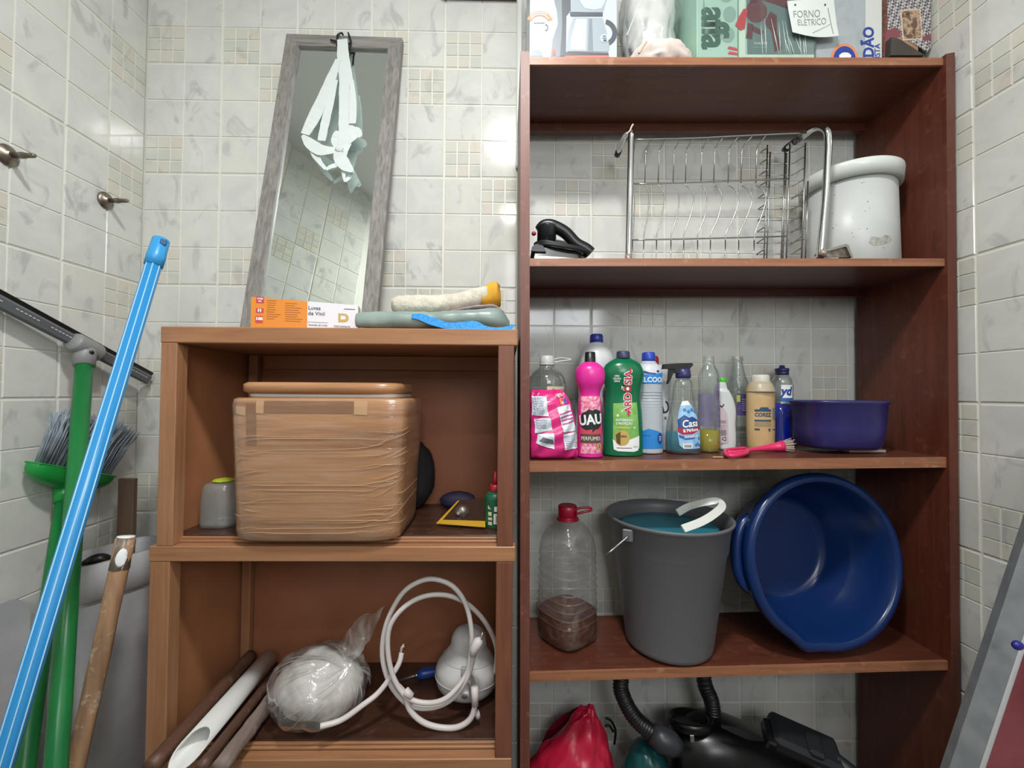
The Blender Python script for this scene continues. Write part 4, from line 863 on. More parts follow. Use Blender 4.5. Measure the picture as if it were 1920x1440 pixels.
gdn('red_quote_mark', [[(1364, 90), (1366, 87), (1380, 90), (1383, 93), (1383, 96), (1364, 92)], [(1365, 99), (1367, 96.5), (1381, 99), (1384, 102), (1384, 104), (1365, 102)]], P('crimson print', 'c73a50', .4), .0008)
m_mar = P('maroon print', '5e2630', .4); gdn('maroon_patch', [circ(1418, 22, 20, 24, r2=21), [(1404, -40), (1478, -40), (1478, 18), (1452, 8), (1430, 2), (1406, 8)], [(1444, 22), (1456, 30), (1456, 60), (1466, 92), (1452, 98), (1446, 60), (1432, 44)]], m_mar, .0010)
gdn('red_patch', [[(1394, 17), (1401, 18), (1396, 55), (1388, 58), (1378, 48), (1385, 32)]], P('red print bright', 'b8323c', .4), .0012)
gdn('maroon_patch', [[(1402, 44), (1412, 46), (1410, 74), (1398, 72)], [(1410, 48), (1432, 60), (1426, 66), (1408, 58)]], m_mar, .0012)
text('WALTER', 6.5, 1426, 82, GP, P('pale print', 'b8c9c6', .5), gp, .0010, flipv=True, bold=.02); gdn('fine_line', [rectp(1412, 88.5, 1440, 89.3)], P('pale line', '8fa6a3', .5), .0008)
# clear wrap on the pack: slanted side gusset and folds in front
A = [at(1276, 107, -.10), at(1314, 107, YG-.004), at(1322, -30, YG-.004), at(1290, -30, -.12)]
mb = MB(); mb.grid(lambda u, v: lerp(lerp(A[0], A[1], u), lerp(A[3], A[2], u), v)+Vector((0, .006*math.sin(u*14+v*6), 0)), 18, 10); crumple(mb, .002, 40, 3); obj('wrap_gusset', mb, CLEAR('green tinted wrap', 'c4e2d6', .30, '9cc7b4', .12, .7, (26, .8, (1, 1, .3))), gp)
fw_ = MB(); rnd = random.Random(8)
for k in range(12):
    x0 = rnd.uniform(1425, 1518); x1 = x0+rnd.uniform(2, 16); y0 = rnd.uniform(30, 75); fw_.tube([at(lerp(x0, x1, q/6), lerp(y0, 107, q/6), YG-.002) for q in range(7)], [.0002+.0010*math.sin(PI*q/6+.2)*abs(rnd.uniform(.4, 1)) for q in range(7)], 5)
tagit(obj('wrap_folds', fw_, P('wrap fold shine', 'dbe8e2', .15), gp), kind='stuff')
obj('wrap_front', MB().box(((gx0+gx1)/2, YG-.0028, zb+.15), (gx1-gx0+.002, .0006, .298), .0002), CLEAR('clear wrap', 'ffffff', .03, 'e0ece6', .08, .35, (14, .6, (1, 1, .3))), gp)
# grey carton with blue print
YP = -.196; px0, px1 = at(1531, 100, YP).x, at(1654, 100, YP).x; zb = max(shz(0, px0), shz(0, px1))+.002
pc = thing('grey_carton', 'grey and white carton with upright blue letters, right of the green pack', 'box', ((px0+px1)/2, YP, zb))
m_gc = P('grey card', 'a9b0b3', .35, var=('9aa3a8', 30, .45, .7)); obj('carton', MB().box(((px0+px1)/2, YP+.08, zb+.145), (px1-px0, .16, .289), .001), m_gc, pc)
PP = px_plane(YP); m_ink = P('blue ink', '2a4196', .4)
decal('white_band', [rectp(1622, -60, 1653, 109)], PP, P('off white card', 'cfd2cd', .4), pc, .0005); decal('seal_ring', [circ(1583, 112, 26, 30, PI, 2*PI, 30)], PP, m_opr, pc, .0005); decal('seal_disc', [circ(1583, 112, 21, 28, PI, 2*PI, 25)], PP, m_ink, pc, .0008); decal('seal_figure', [rectp(1573, 103, 1595, 111), circ(1584, 103, 9, 16, PI, 2*PI, 4)], PP, m_white, pc, .0011)
vtext('ADÃO', 27, 1629, 88, PP, m_ink, pc, .0009, .035, False, .95); vtext('ISTA', 15, 1645, 96, PP, m_ink, pc, .0009, .02, False, .9)
# handwritten note
YN = -.2125; nt_ = thing('paper_note', 'handwritten white paper note taped in front of the green pack', 'note', at(1525, 40, YN))
n0 = len([0]); NPX = [[(1476, 2), (1563, 0)], [(1477, 20), (1566, 20)], [(1480, 42), (1569, 45)], [(1483, 64), (1572, 68)]]
mb = MB()
def notep(u, v):
    j = min(2, int(v*3)); t = v*3-j; L0 = NPX[j]; L1 = NPX[j+1]; a = (lerp(L0[0][0], L1[0][0], t), lerp(L0[0][1], L1[0][1], t)); b_ = (lerp(L0[1][0], L1[1][0], t), lerp(L0[1][1], L1[1][1], t))
    p = at(lerp(a[0], b_[0], u), lerp(a[1], b_[1], u)+5*math.sin(u*PI)*v, YN); return p+Vector((0, -.002*math.sin(u*3+v*2)-.003*v*v, 0))
g0 = lambda off: (lambda u, v: notep(u, v)+Vector((0, -off, 0)))
mb.grid(g0(0), 14, 10); mb.grid(g0(.0004), 14, 10); obj('paper_sheet', mb, P('note paper', 'd5dbd6', .8), nt_)
NS = lambda a, b_, o: notep(max(0, min(1, a)), max(0, min(1, b_)))+Vector((0, -.0006-o, 0))
m_pen = P('pencil grey', '8c9290', .7)
def ntext(s, sz, u, v, rot):
    return text(s, sz, 0, 0, lambda a, b_, o: NS(u+a, v-b_*1.35, o), m_pen, nt_, .0004, rot=rot, shear=.2, sx=.85, bold=-.004, name='handwriting')
ntext('FORNO', .2, .36, .44, .08); ntext('ELÉTRICO', .17, .45, .64, .12)
decal('pencil_line', [[(.44, .90), (.86, .66), (.86, .67), (.44, .915)], [(.84, .25), (.855, .25), (.90, .93), (.885, .93)]], NS, m_pen, nt_, .0003, .12)
for u in (.15, .79): decal('pin_dot', [circ(u, .16, .022, 12, r2=.033)], NS, m_dark, nt_, .0004)
# picture box wrapped in checked cloth
YT = -.19; tx0, tx1 = at(1657, 100, YT).x, min(.945, at(1748, 100, YT).x); zb = max(shz(0, tx0), shz(0, tx1))+.001
def GING(name):
    m, nt, bs, out = _new(name); v = coord(nt, (1, 1, 1)); ck = nt.nodes.new('ShaderNodeTexChecker'); ck.inputs['Scale'].default_value = 190; ck.inputs[1].default_value = lin('5a5560'); ck.inputs[2].default_value = lin('c0bab6')
    mp = nt.nodes.new('ShaderNodeMapping'); mp.inputs[2].default_value = (.3, .5, .6); nt.links.new(v, mp.inputs[0]); nt.links.new(mp.outputs[0], ck.inputs[0]); nt.links.new(ck.outputs[0], bs.inputs['Base Color']); bs.inputs['Roughness'].default_value = .9; return m
tb2 = thing('picture_box', 'brown box with a checked cloth picture, rightmost on top of the shelf unit', 'box', ((tx0+tx1)/2, YT, zb))
obj('box_body', MB().box(((tx0+tx1)/2, YT+.07, zb+.14), (tx1-tx0, .14, .279), .002), P('tan card', 'b18a68', .6, var=('96714f', 20)), tb2)
TP = px_plane(YT)
decal('cloth_print', [[(1662, -60), (1744, -60), (1745, 88), (1738, 98), (1715, 84), (1690, 70), (1664, 60)]], TP, GING('checked print'), tb2, .0006)
decal('dark_edge', [[(1653, -60), (1662, -60), (1664, 60), (1668, 106), (1654, 106)]], TP, P('dark brown print', '4b2f26', .6, var=('7a4a3c', 80)), tb2, .0007)
decal('plum_fold', [[(1660, 60), (1676, 52), (1690, 60), (1684, 70), (1672, 80), (1667, 106), (1655, 106)], [(1728, 70), (1744, 64), (1745, 76), (1732, 76)]], TP, P('plum print', '83484f', .6), tb2, .0009)
decal('print_border', [[(1687, 19), (1725, 17), (1729, 74), (1692, 77)]], TP, P('cream border', 'd8c4ae', .6), tb2, .0009); decal('print_picture', [[(1689.5, 21), (1723, 19), (1727, 72), (1694, 74.5)]], TP, P('sepia picture', 'b79a80', .6, var=('5d483c', 90, .45, .6)), tb2, .0012)
decal('print_motif', [arcband(1697, 27, 4, 6, 0, 2*PI, 12)[0]]+arcband(1697, 28, 4, 6, 0, 2*PI, 12)[1:]+[circ(1704, 69, 7, 14, r2=4), circ(1714, 46, 5, 12, r2=9)], TP, P('sepia dark', '6a5143', .6), tb2, .0015)
wz = [at(a, b_, YT-.012) for a, b_ in ((1667, 106), (1668, 72), (1684, 76), (1730, 106))]
mb = MB(); mb.prism([(p.x, max(p.z, zb+.0005)) for p in wz], YT-.016, YT-.002); solo('slate_wedge', mb, P('dark grey brown', '4b433e', .6, var=('3a3430', 20)), (wz[0].x, YT-.01, zb), 'dark wedge-shaped block leaning in front of the checked picture box', 'block')

# ---------------------------------------------------------------- second shelf: iron, dish rack, lidded bucket
IZ = shz(1, .19)+.001; YI = -.165
ip = lambda a, b_, y=YI: at(a, b_, y)
ir = thing('clothes_iron', 'black and chrome clothes iron at the left end of the second shelf', 'iron', (.13, YI, IZ))
def pxo(pts, y): return [(p.x, max(p.z, IZ+.0006)) for p in (at(a, b_, y) for a, b_ in pts)]
# sole and skirt: plan outline pointing right
def plan(x0, x1, hw, n=16): return [(x0+(x1-x0)*t, hw*math.sqrt(max(0, 1-t**2.6))) for t in [i/n for i in range(n+1)]]
x0, x1 = ip(999, 478).x, ip(1109, 478).x
def skirt(za, zb_, ka, kb, hw): 
    mb = MB(); pl = plan(x0, x1, hw); o = [(x, YI-h) for x, h in pl]+[(x, YI+h) for x, h in pl[::-1]]; cx_ = x0+.03
    return loftz(mb, [([(cx_+(x-cx_)*ka, YI+(y-YI)*ka) for x, y in o], za), ([(cx_+(x-cx_)*kb, YI+(y-YI)*kb) for x, y in o], zb_)], sm=False)
obj('sole_plate', skirt(IZ+.0006, IZ+.008, .99, 1., .056), P('brushed sole', 'c9cbcc', .25, .9), ir); obj('chrome_skirt', skirt(IZ+.008, IZ+.030, .99, .84, .056), m_chrome, ir)
obj('black_body', skirt(IZ+.030, IZ+.046, .86, .70, .054), m_blackpl, ir)
mb = MB(); mb.prism(pxo([(996, 478), (996, 470), (1003, 465), (1016, 468), (1022, 478)], YI-.03), YI-.056, YI+.05); obj('heel', mb, m_blackpl, ir)
zc0, zc1 = ip(1025, 456).z, ip(1025, 429).z; xc, rc = ip(1025, 440).x, 18*S(YI)
obj('dial_column', MB().lathe([(zc0-.006, rc*1.02, .026), (zc1-.004, rc*.98, .026), (zc1, rc*1.08, .029), (zc1+.003, rc*1.05, .028)], (xc, YI, 0), 28), P('glossy black column', '26282b', .2), ir)
hp_ = [(1010, 431), (1018, 423), (1030, 422), (1046, 428), (1062, 438), (1080, 457), (1098, 467), (1107, 475)]
obj('handle', MB().tube(cr([tuple(ip(*q)) for q in hp_], 6), [.010+.004*min(1, i/14) for i in range(43)], 16), m_blackpl, ir)
mb = MB()
for k in range(3):
    q = [ip(1004, 464-3*k, YI-.02), ip(1020, 458-2.5*k, YI-.045), ip(1050, 461-1.5*k, YI-.05), ip(1080, 466-k, YI-.04), ip(1104, 472, YI-.01), ip(1085, 462, YI+.03), ip(1040, 456-2*k, YI+.045), ip(1012, 458-2*k, YI+.03)]; mb.tube(cr([tuple(p) for p in q], 6, True), .0042, 8, closed=True)
obj('wrapped_cord', mb, P('black rubber cord', '1f2023', .5), ir)
obj('red_knob', MB().blob(ip(1001, 438), (.0055, .005, .005), .05, 2, 1, 16, 10), m_red, ir)

# dish rack standing on end
DZ = lambda px: shz(1, at(px, 480, -.2).x)
dr = thing('dish_rack', 'chrome wire dish rack with two bent tube legs standing on the second shelf', 'dish rack', (.43, -.15, shz(1, .43)))
def tubep(name, pts, r, mat, n=12, k=7): return obj(name, MB().tube(cr([tuple(p) for p in pts], k), r, n), mat, dr)
YA = -.205
zf = at(1178, 481, YA).z; zf = shz(1, at(1178, 481, YA).x)+.007
A0 = at(1178, 476, YA); A0.z = zf
tubep('tube_leg', [A0, lerp(A0, at(1183, 262, YA), .5), at(1183, 268, YA), at(1183.5, 252, YA), at(1180, 245, YA+.012), at(1172, 254, -.14), at(1163, 272, -.085), at(1160, 284, -.062)], .0068, m_chrome, 16)
mb = MB().tube([at(1161, 281, -.066), at(1157, 291, -.048)], .0078, 14); obj('black_plug', mb, m_blackpl, dr)
mb = MB().tube(cr([tuple(p) for p in pxpath([(1174, 252), (1181, 245), (1184, 238), (1187, 233)], YA-.008)], 5), .0018, 8); obj('twine_tie', mb, P('beige twine', 'cbb9a5', .8), dr)
obj('tube_foot', MB().tube([A0+Vector((0, 0, -.0065)), A0+Vector((0, 0, .012))], .0074, 14), P('clear grey ferrule', 'a39184', .35, .3), dr)
YBb = -.215; B0 = at(1537, 470, YBb); B0.z = shz(1, B0.x)+.007
tubep('tube_leg', [B0, at(1541, 440, YBb), at(1547, 380, YBb), at(1552, 300, YBb), at(1553, 262, YBb), at(1549, 244, YBb+.004), at(1536, 238, -.185), at(1522, 243, -.15), at(1505, 256, -.11), at(1487, 268, -.075), at(1476, 276, -.058)], .0075, m_chrome, 16)
obj('black_plug', MB().tube([at(1478, 275, -.062), at(1472, 281, -.045)], .0085, 14), m_blackpl, dr)
obj('rust_patch', MB().tube([at(1512, 250, -.125), at(1490, 266, -.082)], .0080, 14), P('flaking rust', '2b2522', .7, var=('8a8580', 220, .48, .52)), dr)
f0 = [B0+Vector((-.004, -.004, -.0065)), at(1546, 466, YBb), at(1588, 459, -.20), at(1596, 476, -.195), at(1560, 478, -.20)]
fz = shz(1, B0.x)+.0008
def fpoly(pts, y, th): 
    mb = MB(); mb.prism([(p.x, max(p.z, fz)) for p in (at(a, b_, y) for a, b_ in pts)], y, y+th); return mb
obj('foot_plate', fpoly([(1545, 472), (1547, 468), (1586, 457), (1591, 459), (1600, 482), (1596, 482), (1587, 462), (1549, 472)], -.232, .03), P('worn chrome strip', 'b8b5b0', .25, 1.), dr); obj('foot_base', fpoly([(1549, 482), (1550, 472.5), (1586, 463), (1594, 482)], -.226, .002), P('dull strip', '6d645c', .4, .7, var=('97918a', 90)), dr)
tb_ = MB().tube([at(1545, 471, -.226), at(1541, 478, -.232)], .0075, 12); obj('tube_foot', tb_, P('clear grey ferrule b', '9b8d82', .35, .3), dr)
YW = -.125                                                # plane of the plate wires
def wire(pts, y=YW, r=.0014, n=6, k=4): 
    q = [at(a, b_, (c_[0] if c_ else y)) for a, b_, *c_ in pts]; return obj('wire', MB().tube(cr([tuple(p) for p in q], k) if k > 1 else q, r, n), m_steel, dr)
wire([(1187, 262, -.15), (1300, 259, -.15), (1400, 254, -.15), (1512, 249, -.15)], r=.0020)
wire([(1188, 345), (1330, 341), (1480, 335)], r=.0018); wire([(1185, 450), (1330, 447), (1474, 443)], r=.0018)
tops = [1192, 1222, 1249, 1277, 1302, 1331, 1358, 1386, 1412, 1437]; bots = [1187, 1208, 1232, 1259, 1283, 1309, 1333, 1361, 1386, 1415]
for i, (a, b_) in enumerate(zip(tops, bots)):
    m_ = [1188, 1211, 1236, 1264, 1287, 1316, 1340, 1367, 1391, 1419][i]; bl_ = [2, 6, 9, 9, 13, 9, 13, 17, 18, 16][i]; ty = 261-9*(i/9)
    zf_ = at(b_, 478, YW)
    wire([(a, ty, -.15), (m_+1, ty+20+i*.4), (m_, 285), (m_-2, 343)], k=1)
    wire([(m_-2, 347), (m_+bl_*.55, 354), (m_+bl_, 366), (m_+bl_, 382), (m_+bl_*.45, 410), (b_, 438), (b_-1, 452)], k=5)
    e = at(b_-2, 478, YW); e.z = shz(1, e.x)+.002; obj('wire', MB().tube([at(b_-1, 450, YW), e], .0014, 6), m_steel, dr)
# cutlery side grid: stacked loops and its uprights
for j in range(10):
    y0 = 286+j*21.2; lx = 1425-j*.7
    wire([(1442-j*.8, y0-10, -.12), (lx, y0, -.10), (lx+6, y0+.5, -.10), (1450, y0, -.11), (1484-j*.2, y0-.5, -.12), (1490-j*.3, y0-2, -.13), (1509-j*.6, y0-13, -.17)], r=.0013, k=3)
for j in range(5):
    y0 = 368+j*21; wire([(1483, y0+6, -.14), (1496, y0-1, -.15), (1512, y0-3.5, -.165)], r=.0011, k=3)
for a, b_, y_, t_ in ((1439, 1431, -.118, 272), (1444, 1436, -.112, 285), (1472, 1463, -.125, 284), (1475, 1466, -.115, 280), (1481, 1473, -.135, 270), (1510, 1502, -.172, 268), (1515, 1509, -.162, 340)):
    e = at(b_, 478, y_); e.z = shz(1, e.x)+.002; obj('wire', MB().tube([at(a, t_, y_), lerp(at(a, t_, y_), e, .5)+Vector((.0008, 0, 0)), e], .0016, 6), m_steel, dr)

# white bucket with lid
m_wb = P('aged white plastic', 'c3c6c4', .4, var=('b7bab8', 5), bump=(40, .03)); m_wlid = P('white lid plastic', 'd5dad4', .3)
wx = at(1592, 480, -.118).x; wz0 = shz(1, wx)+.0035
wb = thing('lidded_bucket', 'round white plastic bucket with a white lid at the right end of the second shelf', 'bucket', (wx, -.118, wz0))
wh = at(1597, 318, -.2).z-wz0
obj('bucket_body', MB().lathe([(0, .092), (.003, .0945), (wh, .0905)], (wx, -.118, wz0), 64), m_wb, wb)
obj('bucket_lid', MB().lathe([(wh-.012, .0975), (wh-.013, .1005), (wh+.018, .1035), (wh+.022, .1025), (wh+.023, .099), (wh+.018, .096)], (wx, -.118, wz0), 64), m_wlid, wb)
spb = MB(); rnd = random.Random(4); sfb = lsurf([(0, .0945), (wh, .0905)], (wx, -.118, wz0))
pat = []
for k in range(60):
    u, v = rnd.uniform(-.10, .11), rnd.uniform(.012, wh-.01); s_ = rnd.uniform(.0004, .0013); pat.append([(u+s_*math.cos(a+.3)*rnd.uniform(.6, 1.2), v+s_*math.sin(a)*rnd.uniform(.6, 1.2)) for a in [i*PI/3 for i in range(6)]])
tagit(decal('dirt_specks', pat, sfb, P('dirt speck', '6d5f50', .8), wb, .0004), kind='stuff')
decal('label_remnant', [[(-.025, .055), (-.008, .052), (.004, .058), (.016, .056), (.020, .048), (.012, .040), (-.002, .036), (-.02, .034), (-.03, .042)]], sfb, P('torn label', 'adaca4', .8, var=('8c8a82', 120)), wb, .0005, .006)

# ---------------------------------------------------------------- third shelf: cleaning bottles
Z3 = lambda px, y=-.17: shz(2, at(px, 850, y).x)+.0014
m_clr = CLEAR('clear bottle', 'f4f8f8', .05, 'c9cecc', .07, .8); m_clr2 = CLEAR('clear ribbed bottle', 'eef2f2', .12, 'c4c8c6', .1, .8, (60, .6, (.3, .3, 1)))
def LIQ(name, h, dens=.75):
    m, nt, bs, out = _new(name); bs.inputs['Base Color'].default_value = lin(h); bs.inputs['Roughness'].default_value = .08
    tr = nt.nodes.new('ShaderNodeBsdfTransparent'); tr.inputs[0].default_value = lin(h); mx = nt.nodes.new('ShaderNodeMixShader'); mx.inputs[0].default_value = dens
    nt.links.new(tr.outputs[0], mx.inputs[1]); nt.links.new(bs.outputs[0], mx.inputs[2]); nt.links.new(mx.outputs[0], out.inputs[0]); return m
# clear jug-bottle behind the pink bag
b1_ = Bot('clear_bottle', 'clear squat bottle with a grey cap and a pink label behind the pink refill bag', 'bottle', 1025, -.103, Z3(1025, -.103), [(852, 33), (848, 35), (770, 36), (735, 36), (712, 34), (698, 25), (690, 15), (684, 13), (678, 12)], m_clr, .9)
b1_.part('cap', [(684, 13.5), (681, 13.8), (669, 13), (667, 10)], P('grey white cap', 'c7c6c6', .4)); b1_.part('handle_strap', [(685, 14), (682, 14)], P('clear strap', 'c4c5c3', .3), n=20)
obj('loop_tab', MB().tube(cr([tuple(at(a, c_, -.105)) for a, c_ in ((1038, 674), (1052, 671), (1071, 674), (1054, 677), (1039, 679))], 5), .0016, 8), P('clear tab', 'd2d3d0', .3), b1_.t)
b1_.dec('label_band', [[(1022, 725), (1060, 725), (1060, 790), (1022, 790)]], P('cream label', 'cfc3a4', .5)); b1_.dec('label_band', [[(1030, 740), (1060, 740), (1060, 790), (1030, 790)]], P('rose label', 'cf5f78', .5, var=('e6a6b0', 120)), .001); b1_.txt('limpiss', 10, 1046, 732, P('label maroon', '8a3240', .5), bold=.01)
# pink refill bag
m_pink = P('hot pink film', 'dc2f80', .22, var=('c92574', 12), bump=(30, .35)); pbx = at(1040, 860, -.2).x; pz = Z3(1040, -.2)
pb_ = thing('pink_refill_bag', 'hot pink plastic refill bag with white text panels, leftmost on the third shelf', 'bag', (pbx, -.195, pz))
Sp = S(-.2)
secs = [(858, 991, 1078, .020), (853, 987, 1083, .028), (838, 985, 1083, .033), (815, 987, 1080, .034), (780, 991, 1077, .030), (755, 993, 1070, .024), (738, 994, 1062, .014), (731, 994, 1054, .004)]
def bagsec(u, v):
    f_ = v*(len(secs)-1); i = min(len(secs)-2, int(f_)); t = f_-i; a, b_ = secs[i], secs[i+1]; row = lerp(a[0], b_[0], t); l = lerp(a[1], b_[1], t); r_ = lerp(a[2], b_[2], t); dp = lerp(a[3], b_[3], t)
    th = 2*PI*u; co, si = math.cos(th), math.sin(th); ce = math.copysign(abs(co)**.55, co); se = math.copysign(abs(si)**.75, si)
    p0 = at((l+r_)/2, row, -.20); x = max(p0.x+(r_-l)/2*Sp*ce, XLI(1.08)+.0035); wr_ = .0025*math.sin(9*th+row*.2)*(.4+.6*abs(si))
    return Vector((x, -.195+dp*se+wr_, max(pz, p0.z)))
PBX = MB().grid(bagsec, 64, 40, closeu=True); PBX.v.append(Vector((pbx, -.195, pz+.001))); q = len(PBX.v)-1
for i in range(64): PBX.f.append([q, (i+1) % 64, i]); PBX.m.append(0); PBX.s.append(True)
crumple(PBX, .0016, 45, 7, pz); obj('bag_film', PBX, m_pink, pb_)
def bagsurf(u, v, off):                                   # pixel column, pixel row on the front of the bag
    rows = [s_[0] for s_ in secs]; i = 0
    while i < len(secs)-2 and rows[i+1] > v: i += 1
    t = max(0, min(1, (rows[i]-v)/(rows[i]-rows[i+1]))); a, b_ = secs[i], secs[i+1]; l = lerp(a[1], b_[1], t); r_ = lerp(a[2], b_[2], t); dp = lerp(a[3], b_[3], t); c_ = max(-.985, min(.985, (u-(l+r_)/2)/((r_-l)/2)))
    co = math.copysign(abs(c_)**(1/.55), c_); si = math.sqrt(max(0, 1-co*co)); p0 = at((l+r_)/2, v, -.20); th = -math.acos(co)
    o0 = Vector((seed_*3.3, seed_*1.7, seed_*9.1)); p = Vector((max(p0.x+(r_-l)/2*Sp*c_, XLI(1.08)+.0035), -.195-dp*si**.75+.0025*math.sin(9*th+v*.2)*(.4+.6*si), max(pz, p0.z)))
    d = noise.noise_vector(p*45+o0)*.0016+noise.noise_vector(p*45*2.7+o0)*.0016*.45; return p+d+Vector((0, -off-.0012, 0))
seed_ = 7
m_panel = P('pale text panel', 'd3dbe2', .35); m_txt = P('panel print', '8089a3', .5); m_mag = P('magenta print', 'b93a86', .5)
def bagdec(n, polys, m, off): return decal(n, polys, bagsurf, m, pb_, off, 4)
bagdec('text_panel', [[(997, 742), (1023, 744), (1026, 780), (997, 778)]], m_panel, .0004); bagdec('text_panel', [[(1000, 784), (1028, 783), (1034, 804), (1002, 811)]], m_panel, .0004); bagdec('text_panel', [[(1006, 812), (1036, 809), (1037, 840), (1004, 829)]], m_panel, .0004)
bagdec('text_panel', [[(1042, 764), (1067, 757), (1078, 806), (1053, 809)]], m_panel, .0004); bagdec('text_panel', [[(1053, 812), (1079, 807), (1082, 838), (1056, 841)]], m_panel, .0004)
rnd = random.Random(2)
bagdec('fine_print', [[(a, y), (b_*.97+rnd.uniform(-3, 0), y), (b_*.97+rnd.uniform(-3, 0), y+.9), (a, y+.9)] for a, b_, y0, y1 in ((999, 1051, 746, 777), (1003, 1056, 786, 803)) for y in range(y0, y1, 3)]+[[(1055+k*.2, 816+k), (1076+k*.1, 812+k), (1076+k*.1, 812.9+k), (1055+k*.2, 816.9+k)] for k in range(0, 24, 3)], m_txt, .001)
bagdec('print_bars', [[(1046+k*.28, 775+k), (1070+k*.25, 768+k), (1070+k*.25, 770.5+k), (1046+k*.28, 777.5+k)] for k in (0, 6, 12, 18)], m_mag, .001); bagdec('brush_figure', [[(1009, 824), (1016, 817), (1034, 822), (1036, 830), (1022, 828)]], P('grey figure', '6d6a78', .5), .001)
bagdec('bright_print', [[(1047, 746), (1052, 745), (1053, 757), (1049, 758)]], P('orange patch', 'e28b4a', .4), .001); bagdec('bright_print', [[(1055, 747), (1059, 745), (1062, 755), (1057, 757)]], m_ink, .001); bagdec('bright_print', [[(1040, 740), (1050, 737), (1056, 741), (1046, 746)]], P('pale pink', 'e9a5b4', .4), .001)
# grey carton behind
cq = at(1074, 760, -.05); 
gcb = solo('small_grey_box', MB().box((cq.x, -.020, Z3(1093, -.02)+.062), (.020, .030, .123), .001), P('slate card', '5c5d66', .5, var=('6c6d74', 60)), (cq.x, -.020, Z3(1093, -.02)), 'slate grey carton standing behind the pink bottle', 'box')
# pink UAU bottle
m_fuch = P('fuchsia plastic', 'e0309a', .3)
b2_ = Bot('pink_bottle', 'tall fuchsia cleaner bottle with a black cap and a floral label', 'bottle', 1106, -.185, Z3(1106, -.185), [(858, 21), (855, 23), (848, 23.5), (800, 23), (765, 22), (750, 20.5), (741, 18.5), (731, 20.5), (717, 26.5), (703, 28), (690, 25), (681, 15), (679, 11)], m_fuch, .85)
b2_.part('cap', [(682, 11), (680, 10.4), (661, 9.6), (660, 7.5)], P('black cap', '1b1a1c', .35))
b2_.dec('label_floral', [[(1083, 743), (1125, 743), (1125, 848), (1083, 848)]], P('floral print', 'd76288', .4, var=('f0b3c4', 150, .42, .58)), .0005)
b2_.dec('label_brown', [[(1083, 812), (1125, 812), (1125, 829), (1083, 829)]], P('bronze print', '5f4a38', .4), .0009); b2_.dec('label_red', [[(1083, 799), (1125, 799), (1125, 812), (1083, 812)]], P('coral band', 'cf4a5c', .4), .0009)
b2_.dec('speech_shape', [[(1082, 783), (1087, 774), (1095, 771), (1100, 767), (1107, 769), (1113, 766), (1119, 769), (1124, 770), (1125, 796), (1118, 803), (1113, 803), (1106, 810), (1107, 803), (1095, 805), (1087, 801), (1083, 796)]], P('black green print', '1c2a28', .4), .0013)
b2_.txt('UAU', 25, 1103.5, 786.5, m_white, .0019, bold=.035, rot=.10, sx=.86); b2_.txt('PERFUMES', 9.5, 1104, 820.5, m_white, .0015, sx=.85)
b2_.dec('gold_seal', [circ(1121, 835, 5, 14, r2=7)], m_gold, .0012); b2_.txt('2', 8, 1121, 835, m_dkg, .0016, bold=.02)
# large white jug behind
b3_ = Bot('white_jug', 'large translucent white jug with a blue cap behind the pink bottle', 'jug', 1118, -.080, Z3(1118, -.080), [(842, 30), (838, 33), (760, 34), (745, 33), (728, 34), (716, 32), (706, 35), (694, 33.5), (682, 33.5), (670, 32), (659, 28), (650, 20.5), (644, 13), (640, 11)], P('translucent white', 'd3d5d6', .35), 1.)
b3_.part('cap', [(640, 12), (638.5, 12.5), (629, 12), (627, 10)], P('blue cap', '2a3a94', .35)); b3_.part('cap_ring', [(643, 12.5), (640.5, 13)], P('blue ring', '2a3a94', .35))
# green ARDOSIA bottle
m_grn = P('deep green plastic', '0f6b45', .25)
b4_ = Bot('green_bottle', 'broad dark green wax bottle with a grey cap and an upright red name', 'bottle', 1168, -.163, Z3(1168, -.163), [(856, 32), (853, 36), (845, 37), (800, 36.5), (770, 35), (752, 33), (738, 32.5), (722, 35), (708, 38.5), (696, 38.5), (684, 33), (677, 24), (672, 14), (670, 12)], m_grn, .62)
b4_.part('cap', [(673, 12.5), (671, 12.8), (661, 12.3), (659, 11)], P('slate blue cap', '3a3c5a', .4))
b4_.dec('label_green', [[(1143, 756), (1191, 754), (1195, 806), (1195, 820), (1142, 826)]], P('lime label', '6faa52', .35, var=('8cc06a', 60)), .0006)
b4_.dec('label_white', [[(1142, 822), (1152, 826), (1170, 823), (1196, 815), (1196, 836), (1192, 842), (1183, 844), (1152, 843), (1144, 840)]], m_white, .0009)
b4_.dec('label_disc', [circ(1160, 819, 14, 24)], m_gold, .0013); b4_.dec('disc_shade', [[(1148, 813), (1157, 807), (1157, 832), (1150, 828)]], P('dark gold', '5b4d2b', .4), .0016)
for mm_, off_, bo in ((m_white, .0014, .085), (P('red name', 'c02b3d', .4), .0020, .02)):
    u, v = b4_.uv(1171.5, 735); sfx = b4_.surf; text('ARDÓSIA', 18*S(b4_.y), 0, 0, (lambda a, b_, o, u=u, v=v: sfx(u-b_, v+a, o)), mm_, b4_.t, off_, bold=bo, sx=1.02, step=.004)
b4_.dec('name_flourish', [[(1170, 770), (1173.5, 770), (1173.5, 779), (1171, 778)], [(1172, 702), (1175, 691), (1177, 691), (1176, 702)]], P('red flourish', 'c02b3d', .4), .0018)
for i, s_ in enumerate(('CERA', 'LÍQUIDA', 'VERDE')): b4_.txt(s_, 4.6, 1150, 706+i*4.8, m_white, .0012, bold=.02, sx=.85)
for i, s_ in enumerate(('AUTOBRILHO', 'E PROTEÇÃO')): b4_.txt(s_, 6., 1164, 786.5+i*6.3, m_white, .0012, bold=.02, sx=.82)
